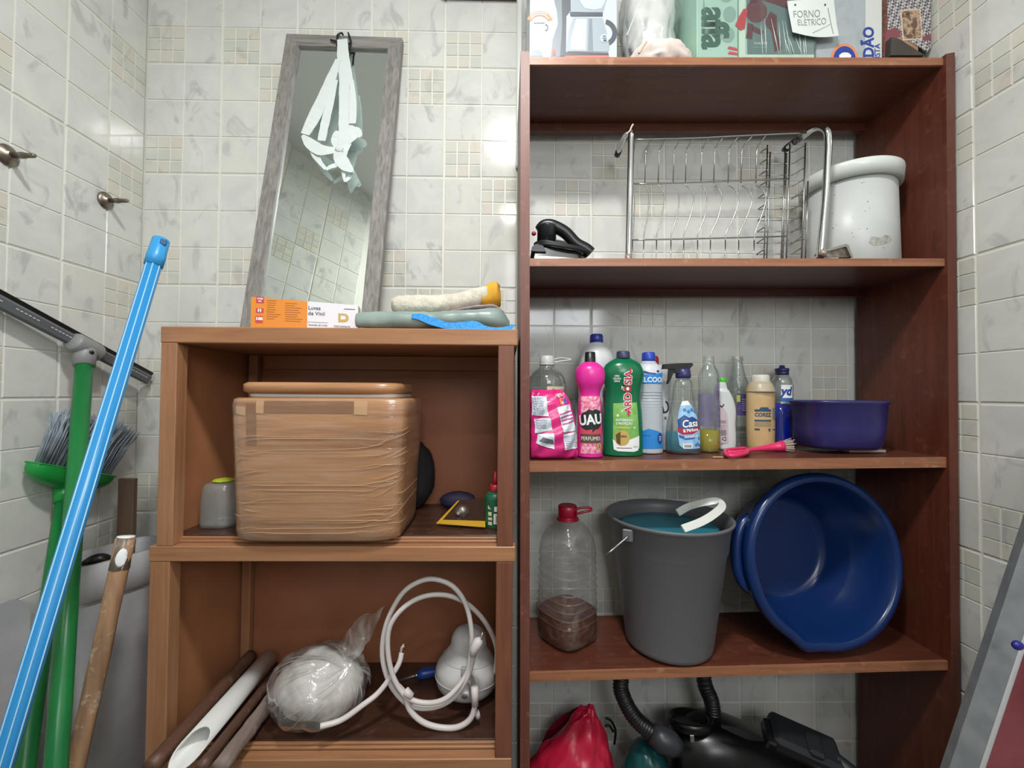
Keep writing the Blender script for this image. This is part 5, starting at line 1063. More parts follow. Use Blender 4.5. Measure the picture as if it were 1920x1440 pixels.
b4_.dec('yellow_line', [[(1150, 799), (1176, 799), (1176, 801.5), (1150, 801.5)]], P('yellow print', 'd6c04a', .5), .0012); b4_.dec('small_print_line', [[(1150, 836.5), (1178, 836.5), (1178, 837.7), (1150, 837.7)]], m_dark, .0012); b4_.dec('sparkle', [circ(1152, 778, 2.5, 8), circ(1160, 770, 1.8, 8), circ(1184, 800, 2, 8)], P('pale spark', 'd9ecc8', .4), .0009)
b4_.txt('CERA', 5, 1162, 816, m_black, .0018, bold=.02); b4_.txt('500 ml', 4, 1187, 835, m_dark, .0012)
# alcohol bottle and the red capped one behind it
b5_ = Bot('alcohol_bottle', 'frosted alcohol bottle with a blue cap and blue label right of the green bottle', 'bottle', 1216, -.130, Z3(1216, -.130), [(850, 23), (847, 25.5), (835, 26), (760, 25.5), (745, 24.5), (728, 25), (712, 26), (700, 25.5), (690, 22), (681, 15), (676, 11)], P('frosted plastic', 'b6bdc4', .25, bump=(8, .02)), .9)
b5_.part('cap', [(677, 12), (675, 12.3), (663, 12), (661, 10.5)], P('bright blue cap', '2443b4', .35))
m_azu = P('azure label', '2d86d2', .35)
b5_.dec('label_top', [[(1196, 704), (1239, 700), (1239, 720), (1196, 720)]], m_azu, .0006); b5_.dec('label_white_top', [[(1196, 684), (1239, 684), (1239, 699), (1218, 702), (1196, 697)]], P('white film label', 'ccd0d8', .35), .0005); b5_.dec('navy_wave', [[(1196, 695), (1210, 699), (1222, 701), (1222, 703), (1208, 702), (1196, 698.5)]], P('navy wave', '213a78', .4), .001)
b5_.txt('ÁLCOOL', 12.5, 1216, 713, m_white, .0012, bold=.03, sx=.95); b5_.txt('8', 8, 1227, 697, P('navy figure', '1f2d66', .4), .0014, rot=PI/2, bold=.03)
b5_.dec('label_low', [[(1194, 808), (1208, 802), (1225, 806), (1240, 812), (1240, 838), (1194, 839)]], m_azu, .0006); b5_.dec('navy_oval', [circ(1231, 820, 6.5, 16, r2=10)], P('navy oval', '24408c', .4), .0011); b5_.dec('oval_print', [[(1228, 816+k), (1234, 816+k), (1234, 817+k), (1228, 817+k)] for k in (0, 3, 6)], m_white, .0015); b5_.dec('label_line', [[(1199, 814), (1212, 814), (1212, 815), (1199, 815)]], P('deep azure', '1d62a8', .4), .0011)
rb_ = MB()
for k in range(11):
    zz_ = b5_.z(735+k*5.6); r_ = 25.4*S(b5_.y); rb_.lathe([(zz_-.0010, r_-.001, r_*.9-.001), (zz_, r_+.0006, r_*.9+.0006), (zz_+.0010, r_-.001, r_*.9-.001)], b5_.c, 36, bot=False, top=False)
tagit(obj('grip_ribs', rb_, P('frosted rib', 'aeb5bc', .25), b5_.t), kind='stuff')
b6_ = Bot('white_bottle', 'white bottle with a red cap and a black curved emblem behind the alcohol bottle', 'bottle', 1237, -.082, Z3(1237, -.082), [(843, 22), (840, 24), (790, 23.5), (765, 20), (745, 18.5), (728, 19.5), (705, 20), (692, 15), (684, 9.5)], P('white bottle plastic', 'c4c6c9', .35), .85)
b6_.part('cap', [(685, 10), (672, 9.6), (668, 7.5)], m_red, dx=-12); b6_.dec('emblem', arcband(1238, 762, 9, 12, -1.2, 1.7, 10)+[[(1232, 757), (1236, 758), (1239, 770), (1234, 776), (1232, 774), (1235, 768)]], m_black, .0008); b6_.txt('X', 7, 1240, 783, m_black, .0008, bold=.03)
# spray bottle
m_teal = LIQ('teal liquid', '1f7f94', .85)
b7_ = Bot('spray_bottle', 'clear trigger spray bottle of teal cleaner with a blue label', 'bottle', 1281, -.142, Z3(1281, -.142), [(849, 28), (846, 32), (830, 33), (800, 31), (775, 26), (750, 21.5), (730, 18.5), (716, 16.5), (710, 12), (707, 11)], m_clr, .72)
obj('cleaner_liquid', MB().lathe([(max(0, b7_.z(847)), 29*S(-.142), 20*S(-.142)), (b7_.z(844), 31*S(-.142), 22*S(-.142)), (b7_.z(830), 32*S(-.142), 23*S(-.142)), (b7_.z(810), 30.5*S(-.142), 21.5*S(-.142))], b7_.c+Vector((0, 0, .0015)), 36), m_teal, b7_.t)
m_ind = P('indigo plastic', '322f66', .35); b7_.part('trigger_collar', [(709, 13), (706, 14.2), (694, 13), (690, 9)], m_ind)
def b7x(pts, hy, nm, m): 
    mb = MB(); mb.prism([(p.x, p.z) for p in (at(a, c_, -.142) for a, c_ in pts)], -.142-hy, -.142+hy); return obj(nm, mb, m, b7_.t)
b7x([(1244, 683), (1262, 682), (1294, 681), (1297, 684), (1290, 692), (1288, 699), (1266, 700), (1262, 692), (1258, 692), (1243, 692)], .010, 'spray_head', m_blackpl); b7x([(1254, 690), (1262, 690), (1260, 702), (1254, 716), (1251, 720), (1253, 708)], .006, 'trigger', m_blackpl)
b7_.dec('label', [[(1273, 752), (1283, 751), (1292, 763), (1301, 778), (1308, 795), (1309, 820), (1307, 838), (1272, 839), (1264, 832), (1261, 810), (1262, 785), (1267, 765)]], P('sky label', '7fb6e0', .35, var=('a8cdea', 60)), .0006)
b7_.dec('label_cap', [[(1273, 752), (1283, 751), (1288, 759), (1269, 760)]], m_white, .0009); b7_.dec('roof_shape', [[(1262, 786), (1275, 777), (1283, 782), (1290, 780), (1306, 788), (1308, 800), (1262, 803)]], P('navy roof', '1f4a86', .4), .0009)
b7_.dec('red_band', [[(1261, 800), (1280, 804), (1308, 796), (1309, 802), (1290, 811), (1270, 813), (1262, 808)]], P('red ribbon', 'b0243c', .4), .0012); b7_.dec('navy_band', [[(1263, 813), (1280, 818), (1296, 813), (1292, 820), (1276, 822), (1264, 818)]], P('blue ribbon', '2465b0', .4), .0012)
b7_.txt('Casa', 18.5, 1284.5, 793, m_white, .0018, bold=.02, shear=.25, rot=.1, sx=.85); b7_.txt('& Perfume', 8, 1286, 804.5, m_white, .0018, bold=.03, rot=.12, sx=.85); b7_.txt('Agradável', 6.5, 1286, 816, m_white, .0018, bold=.02, rot=.12, shear=.2)
b7_.dec('price_panel', [[(1270, 829), (1288, 829), (1288, 838), (1271, 838)]], m_white, .0011); b7_.dec('barcode', [[(1273+k*1.9, 831), (1274.1+k*1.9, 831), (1274.1+k*1.9, 836), (1273+k*1.9, 836)] for k in range(7)], m_dark, .0015); b7_.dec('flower_print', [circ(1276+7*k, 768+3*(k % 2), 3.4, 8) for k in range(4)]+[circ(1296+4*k, 832-2*(k % 2), 3, 8) for k in range(3)]+[circ(1304, 820, 3, 10)], P('cornflower print', '3f7fbc', .4), .001)
# yellow liquid bottle
b8_ = Bot('yellow_liquid_bottle', 'clear open bottle a third full of yellow liquid with a lilac back label', 'bottle', 1329, -.128, Z3(1329, -.128), [(848, 18), (845, 20.5), (800, 20.5), (770, 20), (745, 19), (720, 19), (705, 19), (695, 16), (686, 11.5), (680, 10), (677, 10.8), (675, 10), (669, 9.6), (668, 9)], m_clr, .85, top=False)
obj('yellow_liquid', MB().lathe([(max(0, b8_.z(846)), 17*S(-.128), 15*S(-.128)), (b8_.z(843), 19.6*S(-.128), 16.6*S(-.128)), (b8_.z(806), 19.6*S(-.128), 16.6*S(-.128))], b8_.c+Vector((0, 0, .001)), 32), LIQ('yellow cleaner', 'b8a81c', .72), b8_.t)
sb = lsurf(b8_.prof, b8_.c, 2., PI); decal('back_label', [[(-.024, b8_.z(800)), (.024, b8_.z(800)), (.024, b8_.z(738)), (-.024, b8_.z(738))]], sb, P('lilac label', '8f86a6', .5, var=('7d7396', 40)), b8_.t, -.001, .004)
b8_.dec('side_sleeve', [[(1334, 715), (1349, 715), (1349, 800), (1336, 800)]], CLEAR('lilac film', 'c9c2e6', .35, 'a79fc4', .15, .5, (30, .8)), .0006)
# white cleaner bottle with green cap (curved)
YG2 = -.083; gz = Z3(1355, YG2); gt = thing('cream_cleaner_bottle', 'white curved cleaner bottle with a bright green cap right of the yellow liquid', 'bottle', (at(1356, 845, YG2).x, YG2, gz))
rows_ = [(846, 1344, 1372), (842, 1341, 1376), (820, 1341, 1377), (795, 1341, 1376), (775, 1341, 1377), (758, 1341, 1375), (742, 1341, 1369), (730, 1341, 1362), (720, 1342, 1359), (717, 1344, 1358)]
q = cr(rows_, 4)
def gsec(pad=0., d0=.020): return [([(at((l+r_)/2, yy, YG2).x+((r_-l)/2*S(YG2)+pad)*math.copysign(abs(math.cos(a))**.7, math.cos(a)), YG2+((d0 if yy > 730 else d0*.75)+pad)*math.copysign(abs(math.sin(a))**.7, math.sin(a))) for a in [2*PI*i/32 for i in range(32)]], max(gz, at(1356, yy, YG2).z) if i_ else gz) for i_, (yy, l, r_) in enumerate(q)]
obj('body', loftz(MB(), gsec()), P('white hdpe', 'cfd3d3', .35), gt)
xg = at(1353.5, 712, YG2).x; z0, z1 = at(1353, 718, YG2).z, at(1353, 708, YG2).z; obj('cap', MB().lathe([(z0, .0105), (z0+.001, .0115), (z1-.001, .0112), (z1, .0100)], (xg, YG2, 0), 24), P('leaf green cap', '4fae35', .35), gt)
GS = px_plane(YG2-.0204); m_lil = P('pale mauve label', 'c5b6be', .5)
decal('label', [[(1345, 755), (1355, 762), (1363, 775), (1365, 790), (1366, 831), (1345, 831)]], GS, m_lil, gt, .0004); decal('label_print', [rectp(1347, 788, 1361, 794), rectp(1347, 797, 1360, 798), rectp(1347, 800, 1361, 801), rectp(1347, 803, 1359, 804)], GS, P('mauve print', '9a8a94', .5), gt, .0007); decal('barcode', [rectp(1350+k*1.7, 798+8, 1351+k*1.7, 817) for k in range(7)], GS, m_dark, gt, .0007); decal('recycle_mark', arcband(1358, 823, 2.4, 4, .2, 1.8, 5)+arcband(1358, 823, 2.4, 4, 2.3, 3.9, 5)+arcband(1358, 823, 2.4, 4, 4.4, 6, 5), GS, m_black, gt, .0007); decal('tick_mark', [[(1350, 759), (1353, 762), (1357, 757), (1358, 758.5), (1353, 765), (1349, 761)]], GS, m_black, gt, .0007)
# clear bottle with purple label behind
b9_ = Bot('clear_purple_bottle', 'tall empty clear bottle with a purple and lime label behind the green capped bottle', 'bottle', 1383, -.036, Z3(1383, -.036), [(845, 18), (842, 20.5), (800, 20.5), (775, 20), (735, 20), (720, 19.5), (705, 15), (690, 11), (682, 10), (678, 9.5), (676, 11), (674, 11), (672, 10), (668, 10)], m_clr2, .9, top=False)
b9_.dec('purple_label', [[(1372, 739), (1394, 739), (1397, 742), (1397, 778), (1372, 778)]], P('purple label', '3f3268', .4, var=('57487f', 90)), .0006); b9_.dec('lime_corner', [[(1372, 741), (1378, 741), (1378, 753), (1372, 753)]], P('lime print', 'a9b53c', .4), .001); b9_.dec('label_lines', [[(1381, 748+4*k), (1393, 748+4*k), (1393, 749+4*k), (1381, 749+4*k)] for k in range(6)], P('lilac print', 'b4abcc', .4), .001)
# beige bottle
b10 = Bot('beige_bottle', 'beige liquid soap bottle with a white flip cap and navy label print', 'bottle', 1426, -.088, Z3(1426, -.088), [(843, 22), (840, 24), (800, 25), (760, 25), (735, 24.5), (724, 22), (716, 17), (714, 16)], P('beige soap in clear plastic', 'c3a374', .3, var=('cbb083', 25)), .8)
b10.part('neck_shoulder', [(735, 25.0), (733, 24.6), (722, 21), (716, 17.6)], P('pale shoulder', 'b7aa92', .35)); b10.part('cap', [(718, 15.6), (716, 16), (706, 15.6), (704.5, 15), (703, 13.5)], P('ivory cap', 'd3d0c4', .4))
m_nvp = P('navy print', '2f4a66', .5); b10.dec('navy_emblem', [[(1404, 767), (1412, 767), (1415, 763), (1428, 763), (1430, 767), (1434, 767), (1434, 771), (1404, 771)], [(1404, 786), (1434, 786), (1434, 789), (1404, 789)]], m_nvp, .0006); b10.txt('COREZ', 9.5, 1419, 777, m_nvp, .0008, bold=.03, sx=.9); b10.dec('grey_panel', [[(1438, 764), (1449, 764), (1449, 786), (1438, 786)]], P('grey print', '7e8488', .5), .0006); b10.dec('tan_panel', [[(1404, 790), (1434, 790), (1434, 798), (1404, 798)]], P('tan print', 'a08c68', .5), .0006); b10.dec('care_marks', [[(1404, 802), (1413, 802), (1413, 805.5), (1404, 805.5)], [(1428, 802), (1433, 802), (1432, 807), (1429, 807)], [(1438, 803), (1449, 803), (1449, 805), (1438, 805)]], m_dark, .0006)
# blue dish soap
b11 = Bot('dish_soap_bottle', 'clear dish soap bottle of blue liquid with a push-pull cap, beside the purple basin', 'bottle', 1467, -.042, Z3(1468, -.042), [(840, 16), (838, 18), (830, 18.5), (780, 18), (760, 18.5), (740, 18), (722, 18.5), (712, 17), (704, 12), (700, 10)], m_clr, .8)
obj('blue_liquid', MB().lathe([(max(0, b11.z(839)), 15*S(-.042), 13*S(-.042)), (b11.z(830), 17.6*S(-.042), 15*S(-.042)), (b11.z(780), 17.2*S(-.042), 14.4*S(-.042)), (b11.z(756), 17*S(-.042), 14*S(-.042))], b11.c+Vector((0, 0, .001)), 32), LIQ('deep blue soap', '1428a0', .97), b11.t)
b11.part('cap', [(703, 11), (700.5, 11.5), (697, 11), (696, 10)], m_ind); b11.part('cap', [(697, 11), (696, 12), (691, 12), (690, 6.5), (690, 5), (686, 4.6), (685, 4)], m_ind)
b11.dec('label_white', [[(1456, 722), (1480, 722), (1480, 746), (1456, 746)]], m_white, .0006); b11.dec('label_blue_band', [[(1455, 746), (1485, 746), (1485, 753), (1455, 753)]], P('label blue', '2263a8', .4), .0008); b11.dec('label_silver', [[(1455, 753), (1485, 753), (1485, 757), (1455, 757)]], P('label silver', 'c7cbd0', .3, .6), .0008); b11.dec('label_dark', [[(1480, 722), (1486, 722), (1486, 746), (1480, 746)]], P('label brown', '37302e', .4), .0007); b11.txt('yd', 22, 1465, 734, P('logo blue', '23489a', .4), .0012, bold=.04, shear=.2, sx=.9)
# pink brush lying in front
YBR = -.150; brt = thing('scrub_brush', 'pink handled dish brush with pale bristles lying in front of the beige bottle', 'brush', at(1420, 848, YBR)); m_ph = P('coral pink plastic', 'e2356a', .35)
brt.location.z = Z3(1420, YBR)
bp_ = [(1359, 845, -.195), (1368, 851, -.20), (1385, 850, -.195), (1405, 845, -.185), (1425, 842, -.175), (1445, 839, -.165), (1462, 836, -.158)]
def onshelf(a, b_, r): 
    p = onz(a, b_, Z3(a)+r); return p
A = [onshelf(1364, 849, .006), onshelf(1386, 848, .006), onshelf(1412, 843, .007), onshelf(1440, 839, .009), onshelf(1458, 836, .012)]
for p_ in A: p_.y = max(-.2, min(-.138, p_.y))
mb = MB().tube(cr([tuple(p) for p in A], 6), [.0055]*8+[.0045]*5+[.0052+.0006*i for i in range(12)], 12); obj('handle', mb, m_ph, brt)
ring = [onshelf(1360, 845, .006), onshelf(1363, 853, .006), onshelf(1378, 854, .006), onshelf(1400, 849, .006), onshelf(1398, 841, .006), onshelf(1376, 842, .006)]
obj('handle_loop', MB().tube(cr([tuple(p) for p in ring], 6, True), .0042, 10, closed=True), m_ph, brt)
hd_ = lerp(A[-1], A[-2], -.15); hv = (A[-1]-A[-2]).normalized(); obj('brush_collar', MB().tube([A[-1]-hv*.008, A[-1]+hv*.006], [.009, .0135], 16), m_ph, brt)
brs = MB(); rnd = random.Random(6)
for k in range(150):
    a = rnd.uniform(0, 2*PI); r_ = rnd.uniform(0, .0105); s1_ = Vector((-hv.y, hv.x, 0)); o = s1_*(r_*math.cos(a))+Vector((0, 0, r_*math.sin(a))); p0 = A[-1]+hv*.004+o; p1 = p0+hv*rnd.uniform(.018, .026)+o*.7
    p1.z = max(p1.z, Z3(1470)+.001); brs.tube([p0, p1], .0007, 4)
tagit(obj('bristles', brs, P('cream bristle', 'c9b6a4', .7), brt), kind='stuff')
# purple basin and the flat piece under its right end
bsx = at(1570, 800, -.142).x; bz0 = shz(2, bsx)+.0095
m_ppl = P('indigo basin plastic', '302d68', .3, bump=(10, .02))
bs_ = thing('purple_basin', 'indigo purple plastic basin at the right end of the third shelf', 'basin', (bsx, -.142, bz0))
bp = [(0, .067, .046), (.002, .076, .054), (.010, .0825, .060), (.045, .0855, .066), (.103, .0885, .071), (.1055, .0915, .074), (.1105, .0915, .074), (.1110, .089, .0715), (.107, .0865, .069), (.045, .0835, .064), (.012, .0795, .057), (.006, .065, .046)]
obj('basin_wall', MB().lathe(bp, (bsx, -.142, bz0), 64, 0, 3.2), m_ppl, bs_)
px_ = at(1617, 840, -.16); solo('flat_tile', MB().box((px_.x, -.145, Z3(1617)+.0035), (.085, .06, .006), .001), P('dusty white card', 'b9a89c', .7), (px_.x, -.145, Z3(1617)), 'thin pale flat piece lying under the right end of the purple basin', 'card')
p = onz(1346, 858, Z3(1346)); solo('wood_chip', MB().box((p.x, max(p.y, -.226), p.z+.0012), (.022, .005, .002), .0005), P('raw wood chip', 'c9a078', .8), (p.x, p.y, p.z), 'small raw wood chip near the front edge of the third shelf', 'chip')

# ---------------------------------------------------------------- fourth shelf
Z4 = lambda x: shz(3, x)+.0026
# five litre bottle
jx = at(1063, 1200, -.115).x; jz = Z4(jx); JY = -.118
jt = thing('five_litre_bottle', 'big clear bottle with a red cap and brown dregs, leftmost on the fourth shelf', 'bottle', (jx, JY, jz))
JR = Matrix.Translation((jx, JY, jz)) @ Matrix.Rotation(math.radians(38), 4, 'Z'); sj = S(JY)
hz = lambda py: at(1063, py, JY).z-jz
jp = cr([(0, .045), (.004, .056), (.02, .0605), (hz(1130), .060), (hz(1060), .0575), (hz(1030), .058), (hz(1005), .052), (hz(985), .038), (hz(975), .027), (hz(970), .021)], 4)
mb = MB(); mb.T = JR; mb.lathe([p for p in jp], n=56, ex=3.4, top=False); obj('bottle_wall', mb, CLEAR('ridged clear pet', 'ffffff', .07, 'e0dcd8', .08, .6, (45, .7)), jt)
rg = MB(); rg.T = JR
for k in range(9):
    z = .05+.0185*k; rr = .0600 if z < hz(1060) else .0582; rg.lathe([(z-.0016, rr-.0015), (z, rr+.0012), (z+.0016, rr-.0015)], n=48, ex=3.4, bot=False, top=False)
tagit(obj('body_ridges', rg, CLEAR('clear ridge', 'ffffff', .06, 'e0dcd8', .06, .6), jt), kind='stuff')
mb = MB(); mb.T = JR; mb.lathe([(.002, .044), (.006, .055), (.02, .0592), (hz(1140), .0585)], n=48, ex=3.4); obj('brown_liquid', mb, LIQ('brown dregs', '6e3d26', .5), jt)
m_cred = P('crimson cap', 'a3112f', .3); cz = hz(966)
mb = MB(); mb.T = JR; mb.lathe([(cz-.012, .0205), (cz-.010, .0265), (cz-.006, .0265), (cz-.005, .022), (cz-.001, .0215), (cz, .0225), (cz+.022, .0225), (cz+.0245, .020)], n=36); obj('cap', mb, m_cred, jt)
lp = [at(1073, 960, JY-.018), at(1085, 953, JY-.02), (at(1105, 952, JY-.02)), at(1108, 957, JY-.02), at(1095, 960, JY-.022), at(1080, 964, JY-.02)]
obj('cap_strap', MB().tube(cr([tuple(p) for p in lp], 6), .0028, 10), m_cred, jt)
# grey bucket
BXc = at(1254, 1240, -.15).x; BYc = -.146; bz4 = Z4(BXc)
bkt = thing('grey_bucket', 'dark grey plastic bucket with a wire bail standing on the fourth shelf', 'bucket', (BXc, BYc, bz4))
m_gbk = P('dark grey plastic', '66676b', .42, bump=(120, .02)); H = at(1247, 963, BYc).z-bz4
bkp = [(0, .088), (.004, .094), (.012, .096), (H-.070, .1235), (H-.066, .1265), (H-.012, .1325), (H-.008, .1385), (H-.002, .1405), (H, .138), (H-.002, .133), (H-.02, .1285), (H-.08, .120), (.02, .092)]
obj('bucket_wall', MB().lathe(bkp, (BXc, BYc, bz4), 72), m_gbk, bkt)
lg = at(1190, 996, BYc-.13); mb = MB(); mb.T = frame_T((at(1190, 993, -.27).x, BYc-math.sqrt(.137**2-(BXc-at(1190, 993, -.27).x)**2)-.003, bz4+H-.025), (1, -.35, 0), (0, 0, 1)); mb.box((0, 0, 0), (.022, .008, .026), .002); obj('bail_lug', mb, m_gbk, bkt)
e0 = Vector(mb.T.translation)+Vector((0, -.005, 0)); obj('wire_bail', MB().tube(cr([tuple(e0), tuple(lerp(e0, at(1142, 1036, -.245), .5)), tuple(at(1142, 1036, -.245)), tuple(at(1137, 1039, -.23))], 5), .0020, 8), P('bail wire', 'a7a5a2', .3, .9), bkt)
# turquoise bucket nested inside with its white handle
inn = thing('turquoise_tub', 'turquoise tub with a white strap handle nested inside the dark grey bucket', 'tub', (BXc+.006, BYc, bz4+H-.16))
m_tq = P('turquoise plastic', '2c7d90', .4); iz = bz4+H-.028
obj('tub_body', MB().lathe([(-.13, .085), (-.004, .107), (0, .109), (.001, .107), (.0005, .07), (0, .001)], (BXc+.002, BYc, iz), 56), m_tq, inn)
hs = [at(1270, 962, -.16), at(1290, 951, -.17), at(1320, 943, -.19), at(1346, 940, -.20), at(1353, 950, -.215), at(1336, 966, -.235), at(1312, 980, -.25), at(1280, 992, -.262)]
mb = MB(); ribbon(mb, hs, [.016]*8, (.2, -.75, .65), .003); obj('strap_handle', mb, P('white strap plastic', 'd4d6cf', .35), inn)
# big blue basin leaning on its rim
m_bb = P('royal blue plastic', '0e2a5c', .25, bump=(9, .02)); bc0 = at(1553, 1054, -.205); RB = .187
bt = thing('blue_basin', 'large round royal blue basin standing on its rim, facing out, on the fourth shelf', 'basin', (bc0.x, -.13, Z4(bc0.x)))
BT = Matrix.Translation((bc0.x, -.200, Z4(bc0.x)+RB*.985+.014)) @ Matrix.Rotation(.10, 4, 'Z') @ Matrix.Rotation(PI/2-.13, 4, 'X')
bpr = [(-.145, .001), (-.145, .105), (-.142, .116), (-.130, .124), (-.085, .134), (-.080, .138), (-.03, .158), (0, .163), (.004, .166), (.006, .172), (.003, .181), (-.004, .1835), (-.016, .183), (-.018, .179), (-.006, .170), (-.03, .163), (-.082, .142), (-.09, .138), (-.135, .128), (-.149, .112), (-.149, .001)]
bpr = [(z_*1.02, r_*1.03) for z_, r_ in bpr]
bm2 = MB(); bm2.T = BT; b0 = len(bm2.v); bm2.lathe(bpr, n=96, bot=False, top=False)
for i in range(len(bm2.v)):                               # pouring lip in the rim, low on the left
    l = BT.inverted() @ bm2.v[i]; r_ = math.hypot(l.x, l.y)
    if r_ > .15: 
        a = math.atan2(l.y, l.x); d_ = (a+1.95+PI) % (2*PI)-PI; l.x *= 1+.055*math.exp(-(d_/.13)**2)-.012*math.exp(-(d_/.35)**2); l.y *= 1+.055*math.exp(-(d_/.13)**2)-.012*math.exp(-(d_/.35)**2); bm2.v[i] = BT @ l
obj('basin_wall', bm2, m_bb, bt)
hb = MB(); hb.T = BT
hb.tube(cr([(.182*math.cos(a)*k, .182*math.sin(a)*k, -.030) for a, k in ((2.60, .97), (2.70, 1.03), (2.85, 1.055), (3.05, 1.06), (3.25, 1.055), (3.40, 1.03), (3.50, .97))], 6), .012, 12); obj('side_handle', hb, m_bb, bt)
gq = at(1704, 1122, -.16); mb = MB(); mb.T = Matrix.Translation((gq.x-.014, -.125, gq.z)); mb.blob((0, 0, 0), (.016, .02, .032), .04, 2, 1, 24, 16); solo('lime_scoop', mb, P('lime plastic', '7cab3e', .4), (gq.x, -.125, gq.z-.03), 'lime green plastic rim showing behind the right side of the blue basin', 'scoop')

# ---------------------------------------------------------------- bottom of the bookcase
Z5 = lambda x: shz(4, x)+.0018
rx_ = at(1080, 1400, -.17).x; rt = thing('red_bag', 'crumpled red plastic bag on the bottom shelf at the left', 'bag', (rx_, -.155, Z5(rx_)))
def redfn(o, d):
    k = max(0, d.z); return Vector((o.x*(1-.55*k**1.2)+.048*k**1.5, o.y*(1-.55*k), o.z))
mb = MB().blob((rx_-.004, -.140, Z5(rx_)+.125), (.104, .085, .178), .10, 1.3, 12, 80, 56, flatz=-.1245, sharp=False, fn=redfn); crumple(mb, .011, 9, 9, Z5(rx_)); crumple(mb, .004, 28, 3, Z5(rx_))
for v in mb.v: v.x = max(v.x, XLI(.4)+.004)
obj('bag_film', mb, P('red bag plastic', 'c01f3e', .3, var=('a81634', 14), bump=(22, .35)), rt)
mb = MB(); ribbon(mb, pxpath([(1012, 1425), (1034, 1378), (1060, 1350), (1086, 1330)], -.075), [.02, .03, .03, .012], (0, -1, 0), .002); crumple(mb, .003, 30, 2); obj('bag_flap', mb, P('dark red film', '6b1022', .4), rt)
mb = MB().tube(cr([tuple(p) for p in pxpath([(1136, 1346), (1146, 1352), (1154, 1370), (1152, 1395)], -.06)], 6), .003, 8); mb.tube(cr([tuple(p) for p in pxpath([(1134, 1362), (1142, 1360), (1150, 1372)], -.042)], 6), .003, 8)
solo('looped_wire', mb, m_blackpl, at(1145, 1395, -.06), 'black power cord looping behind the red bag', 'wire')
gx = at(1213, 1420, -.14).x; mb = MB(); gz5 = Z5(gx)
mb.blob((gx, -.14, gz5+.11), (.055, .062, .110), .05, 2, 3, 48, 32, flatz=-.1095); solo('teal_bag', mb, P('dark teal plastic', '0f4a4a', .3, bump=(15, .3)), (gx, -.14, gz5), 'dark teal plastic sack between the red bag and the vacuum cleaner', 'sack')
vx = at(1400, 1420, -.13).x; vz = Z5(vx); vc = thing('vacuum_cleaner', 'black canister vacuum cleaner with a ribbed hose on the bottom shelf', 'vacuum cleaner', (vx, -.13, vz))
m_vb = P('glossy black plastic', '0c0c0e', .3); m_vg = P('dark grey hose plastic', '191a1d', .4)
top = [at(1262, 1372, -.13), at(1300, 1352, -.13), at(1345, 1347, -.13), at(1400, 1366, -.13), at(1455, 1392, -.13), at(1510, 1418, -.13), at(1545, 1445, -.13)]
vb = MB(); secs_ = []
for i, p in enumerate(top):
    hw = [.05, .075, .085, .088, .088, .085, .065][i]; zt = p.z; zb_ = vz+.012+(.02 if i in (0, 6) else 0); zc = (zt+zb_)/2; hh_ = (zt-zb_)/2
    secs_.append([(p.x, -.13+hw*math.copysign(abs(math.cos(a))**.75, math.cos(a)), zc+hh_*math.copysign(abs(math.sin(a))**.75, math.sin(a))) for a in [2*PI*k/36 for k in range(36)]])
q = cr([tuple(c_ for p in s_ for c_ in p) for s_ in secs_], 5); n = 36; vs = [s_[3*k:3*k+3] for s_ in q for k in range(n)]
vb.add(vs, [[j*n+k, (j+1)*n+k, (j+1)*n+(k+1) % n, j*n+(k+1) % n] for j in range(len(q)-1) for k in range(n)]+[list(range(n)), [(len(q)-1)*n+k for k in range(n-1, -1, -1)]], 0, True); obj('canister', vb, m_vb, vc)
for sx, px in ((-1, 1300), (1, 1500)):
    xw = at(px, 1500, -.13).x; mb = MB(); mb.T = Matrix.Translation((xw, -.13, vz+.035)) @ Matrix.Rotation(PI/2, 4, 'X'); mb.lathe([(-.092, .030), (-.088, .0345), (.088, .0345), (.092, .030)], n=28); obj('wheel_pair', mb, P('wheel rubber', '1c1c1e', .6), vc)
rc_ = at(1300, 1366, -.15); mb = MB(); mb.T = Matrix.Translation(rc_+Vector((0, .02, .004))) @ Matrix.Rotation(-.28, 4, 'X'); mb.lathe([(-.012, .046), (-.004, .051), (.006, .051), (.008, .048), (.006, .042), (-.004, .040)], n=40, bot=False); obj('top_ring', mb, m_vb, vc)
mb = MB(); mb.T = Matrix.Translation(rc_+Vector((0, .02, .001))) @ Matrix.Rotation(-.28, 4, 'X'); mb.lathe([(-.004, .041), (.0, .041)], n=32); obj('ring_lid', mb, m_vg, vc)
mb = MB(); ribbon(mb, [at(1352, 1362, -.20), at(1400, 1378, -.205), at(1432, 1388, -.20)], [.006, .018, .004], (0, -.5, 1), .002); obj('gloss_panel', mb, m_vg, vc)
mb = MB(); mb.T = frame_T(at(1298, 1385, -.222), (1, .05, 0), (0, .15, 1)); mb.box((0, 0, 0), (.009, .003, .014), .001); obj('chrome_latch', mb, P('latch metal', 'c9cacf', .15, 1.), vc)
hpt = [at(1268, 1400, -.19), at(1250, 1392, -.19), at(1222, 1374, -.18), at(1190, 1345, -.165), at(1170, 1310, -.15), at(1164, 1280, -.14)]
zt = min(shz(3, .20)-.047, hpt[-1].z+.055); hpt += [Vector((at(1172, 1260, -.12).x+.012, -.115, zt)), Vector((at(1240, 1260, -.1).x, -.095, zt+.006)), Vector((at(1305, 1260, -.09).x, -.09, zt-.004)), at(1322, 1285, -.10), at(1334, 1315, -.105), at(1338, 1350, -.115)]
hq = cr([tuple(p) for p in hpt], 24); rr = [.0172+.0013*math.sin(i*1.9) for i in range(len(hq))]; obj('ribbed_hose', MB().tube(hq, rr, 18), m_vg, vc)
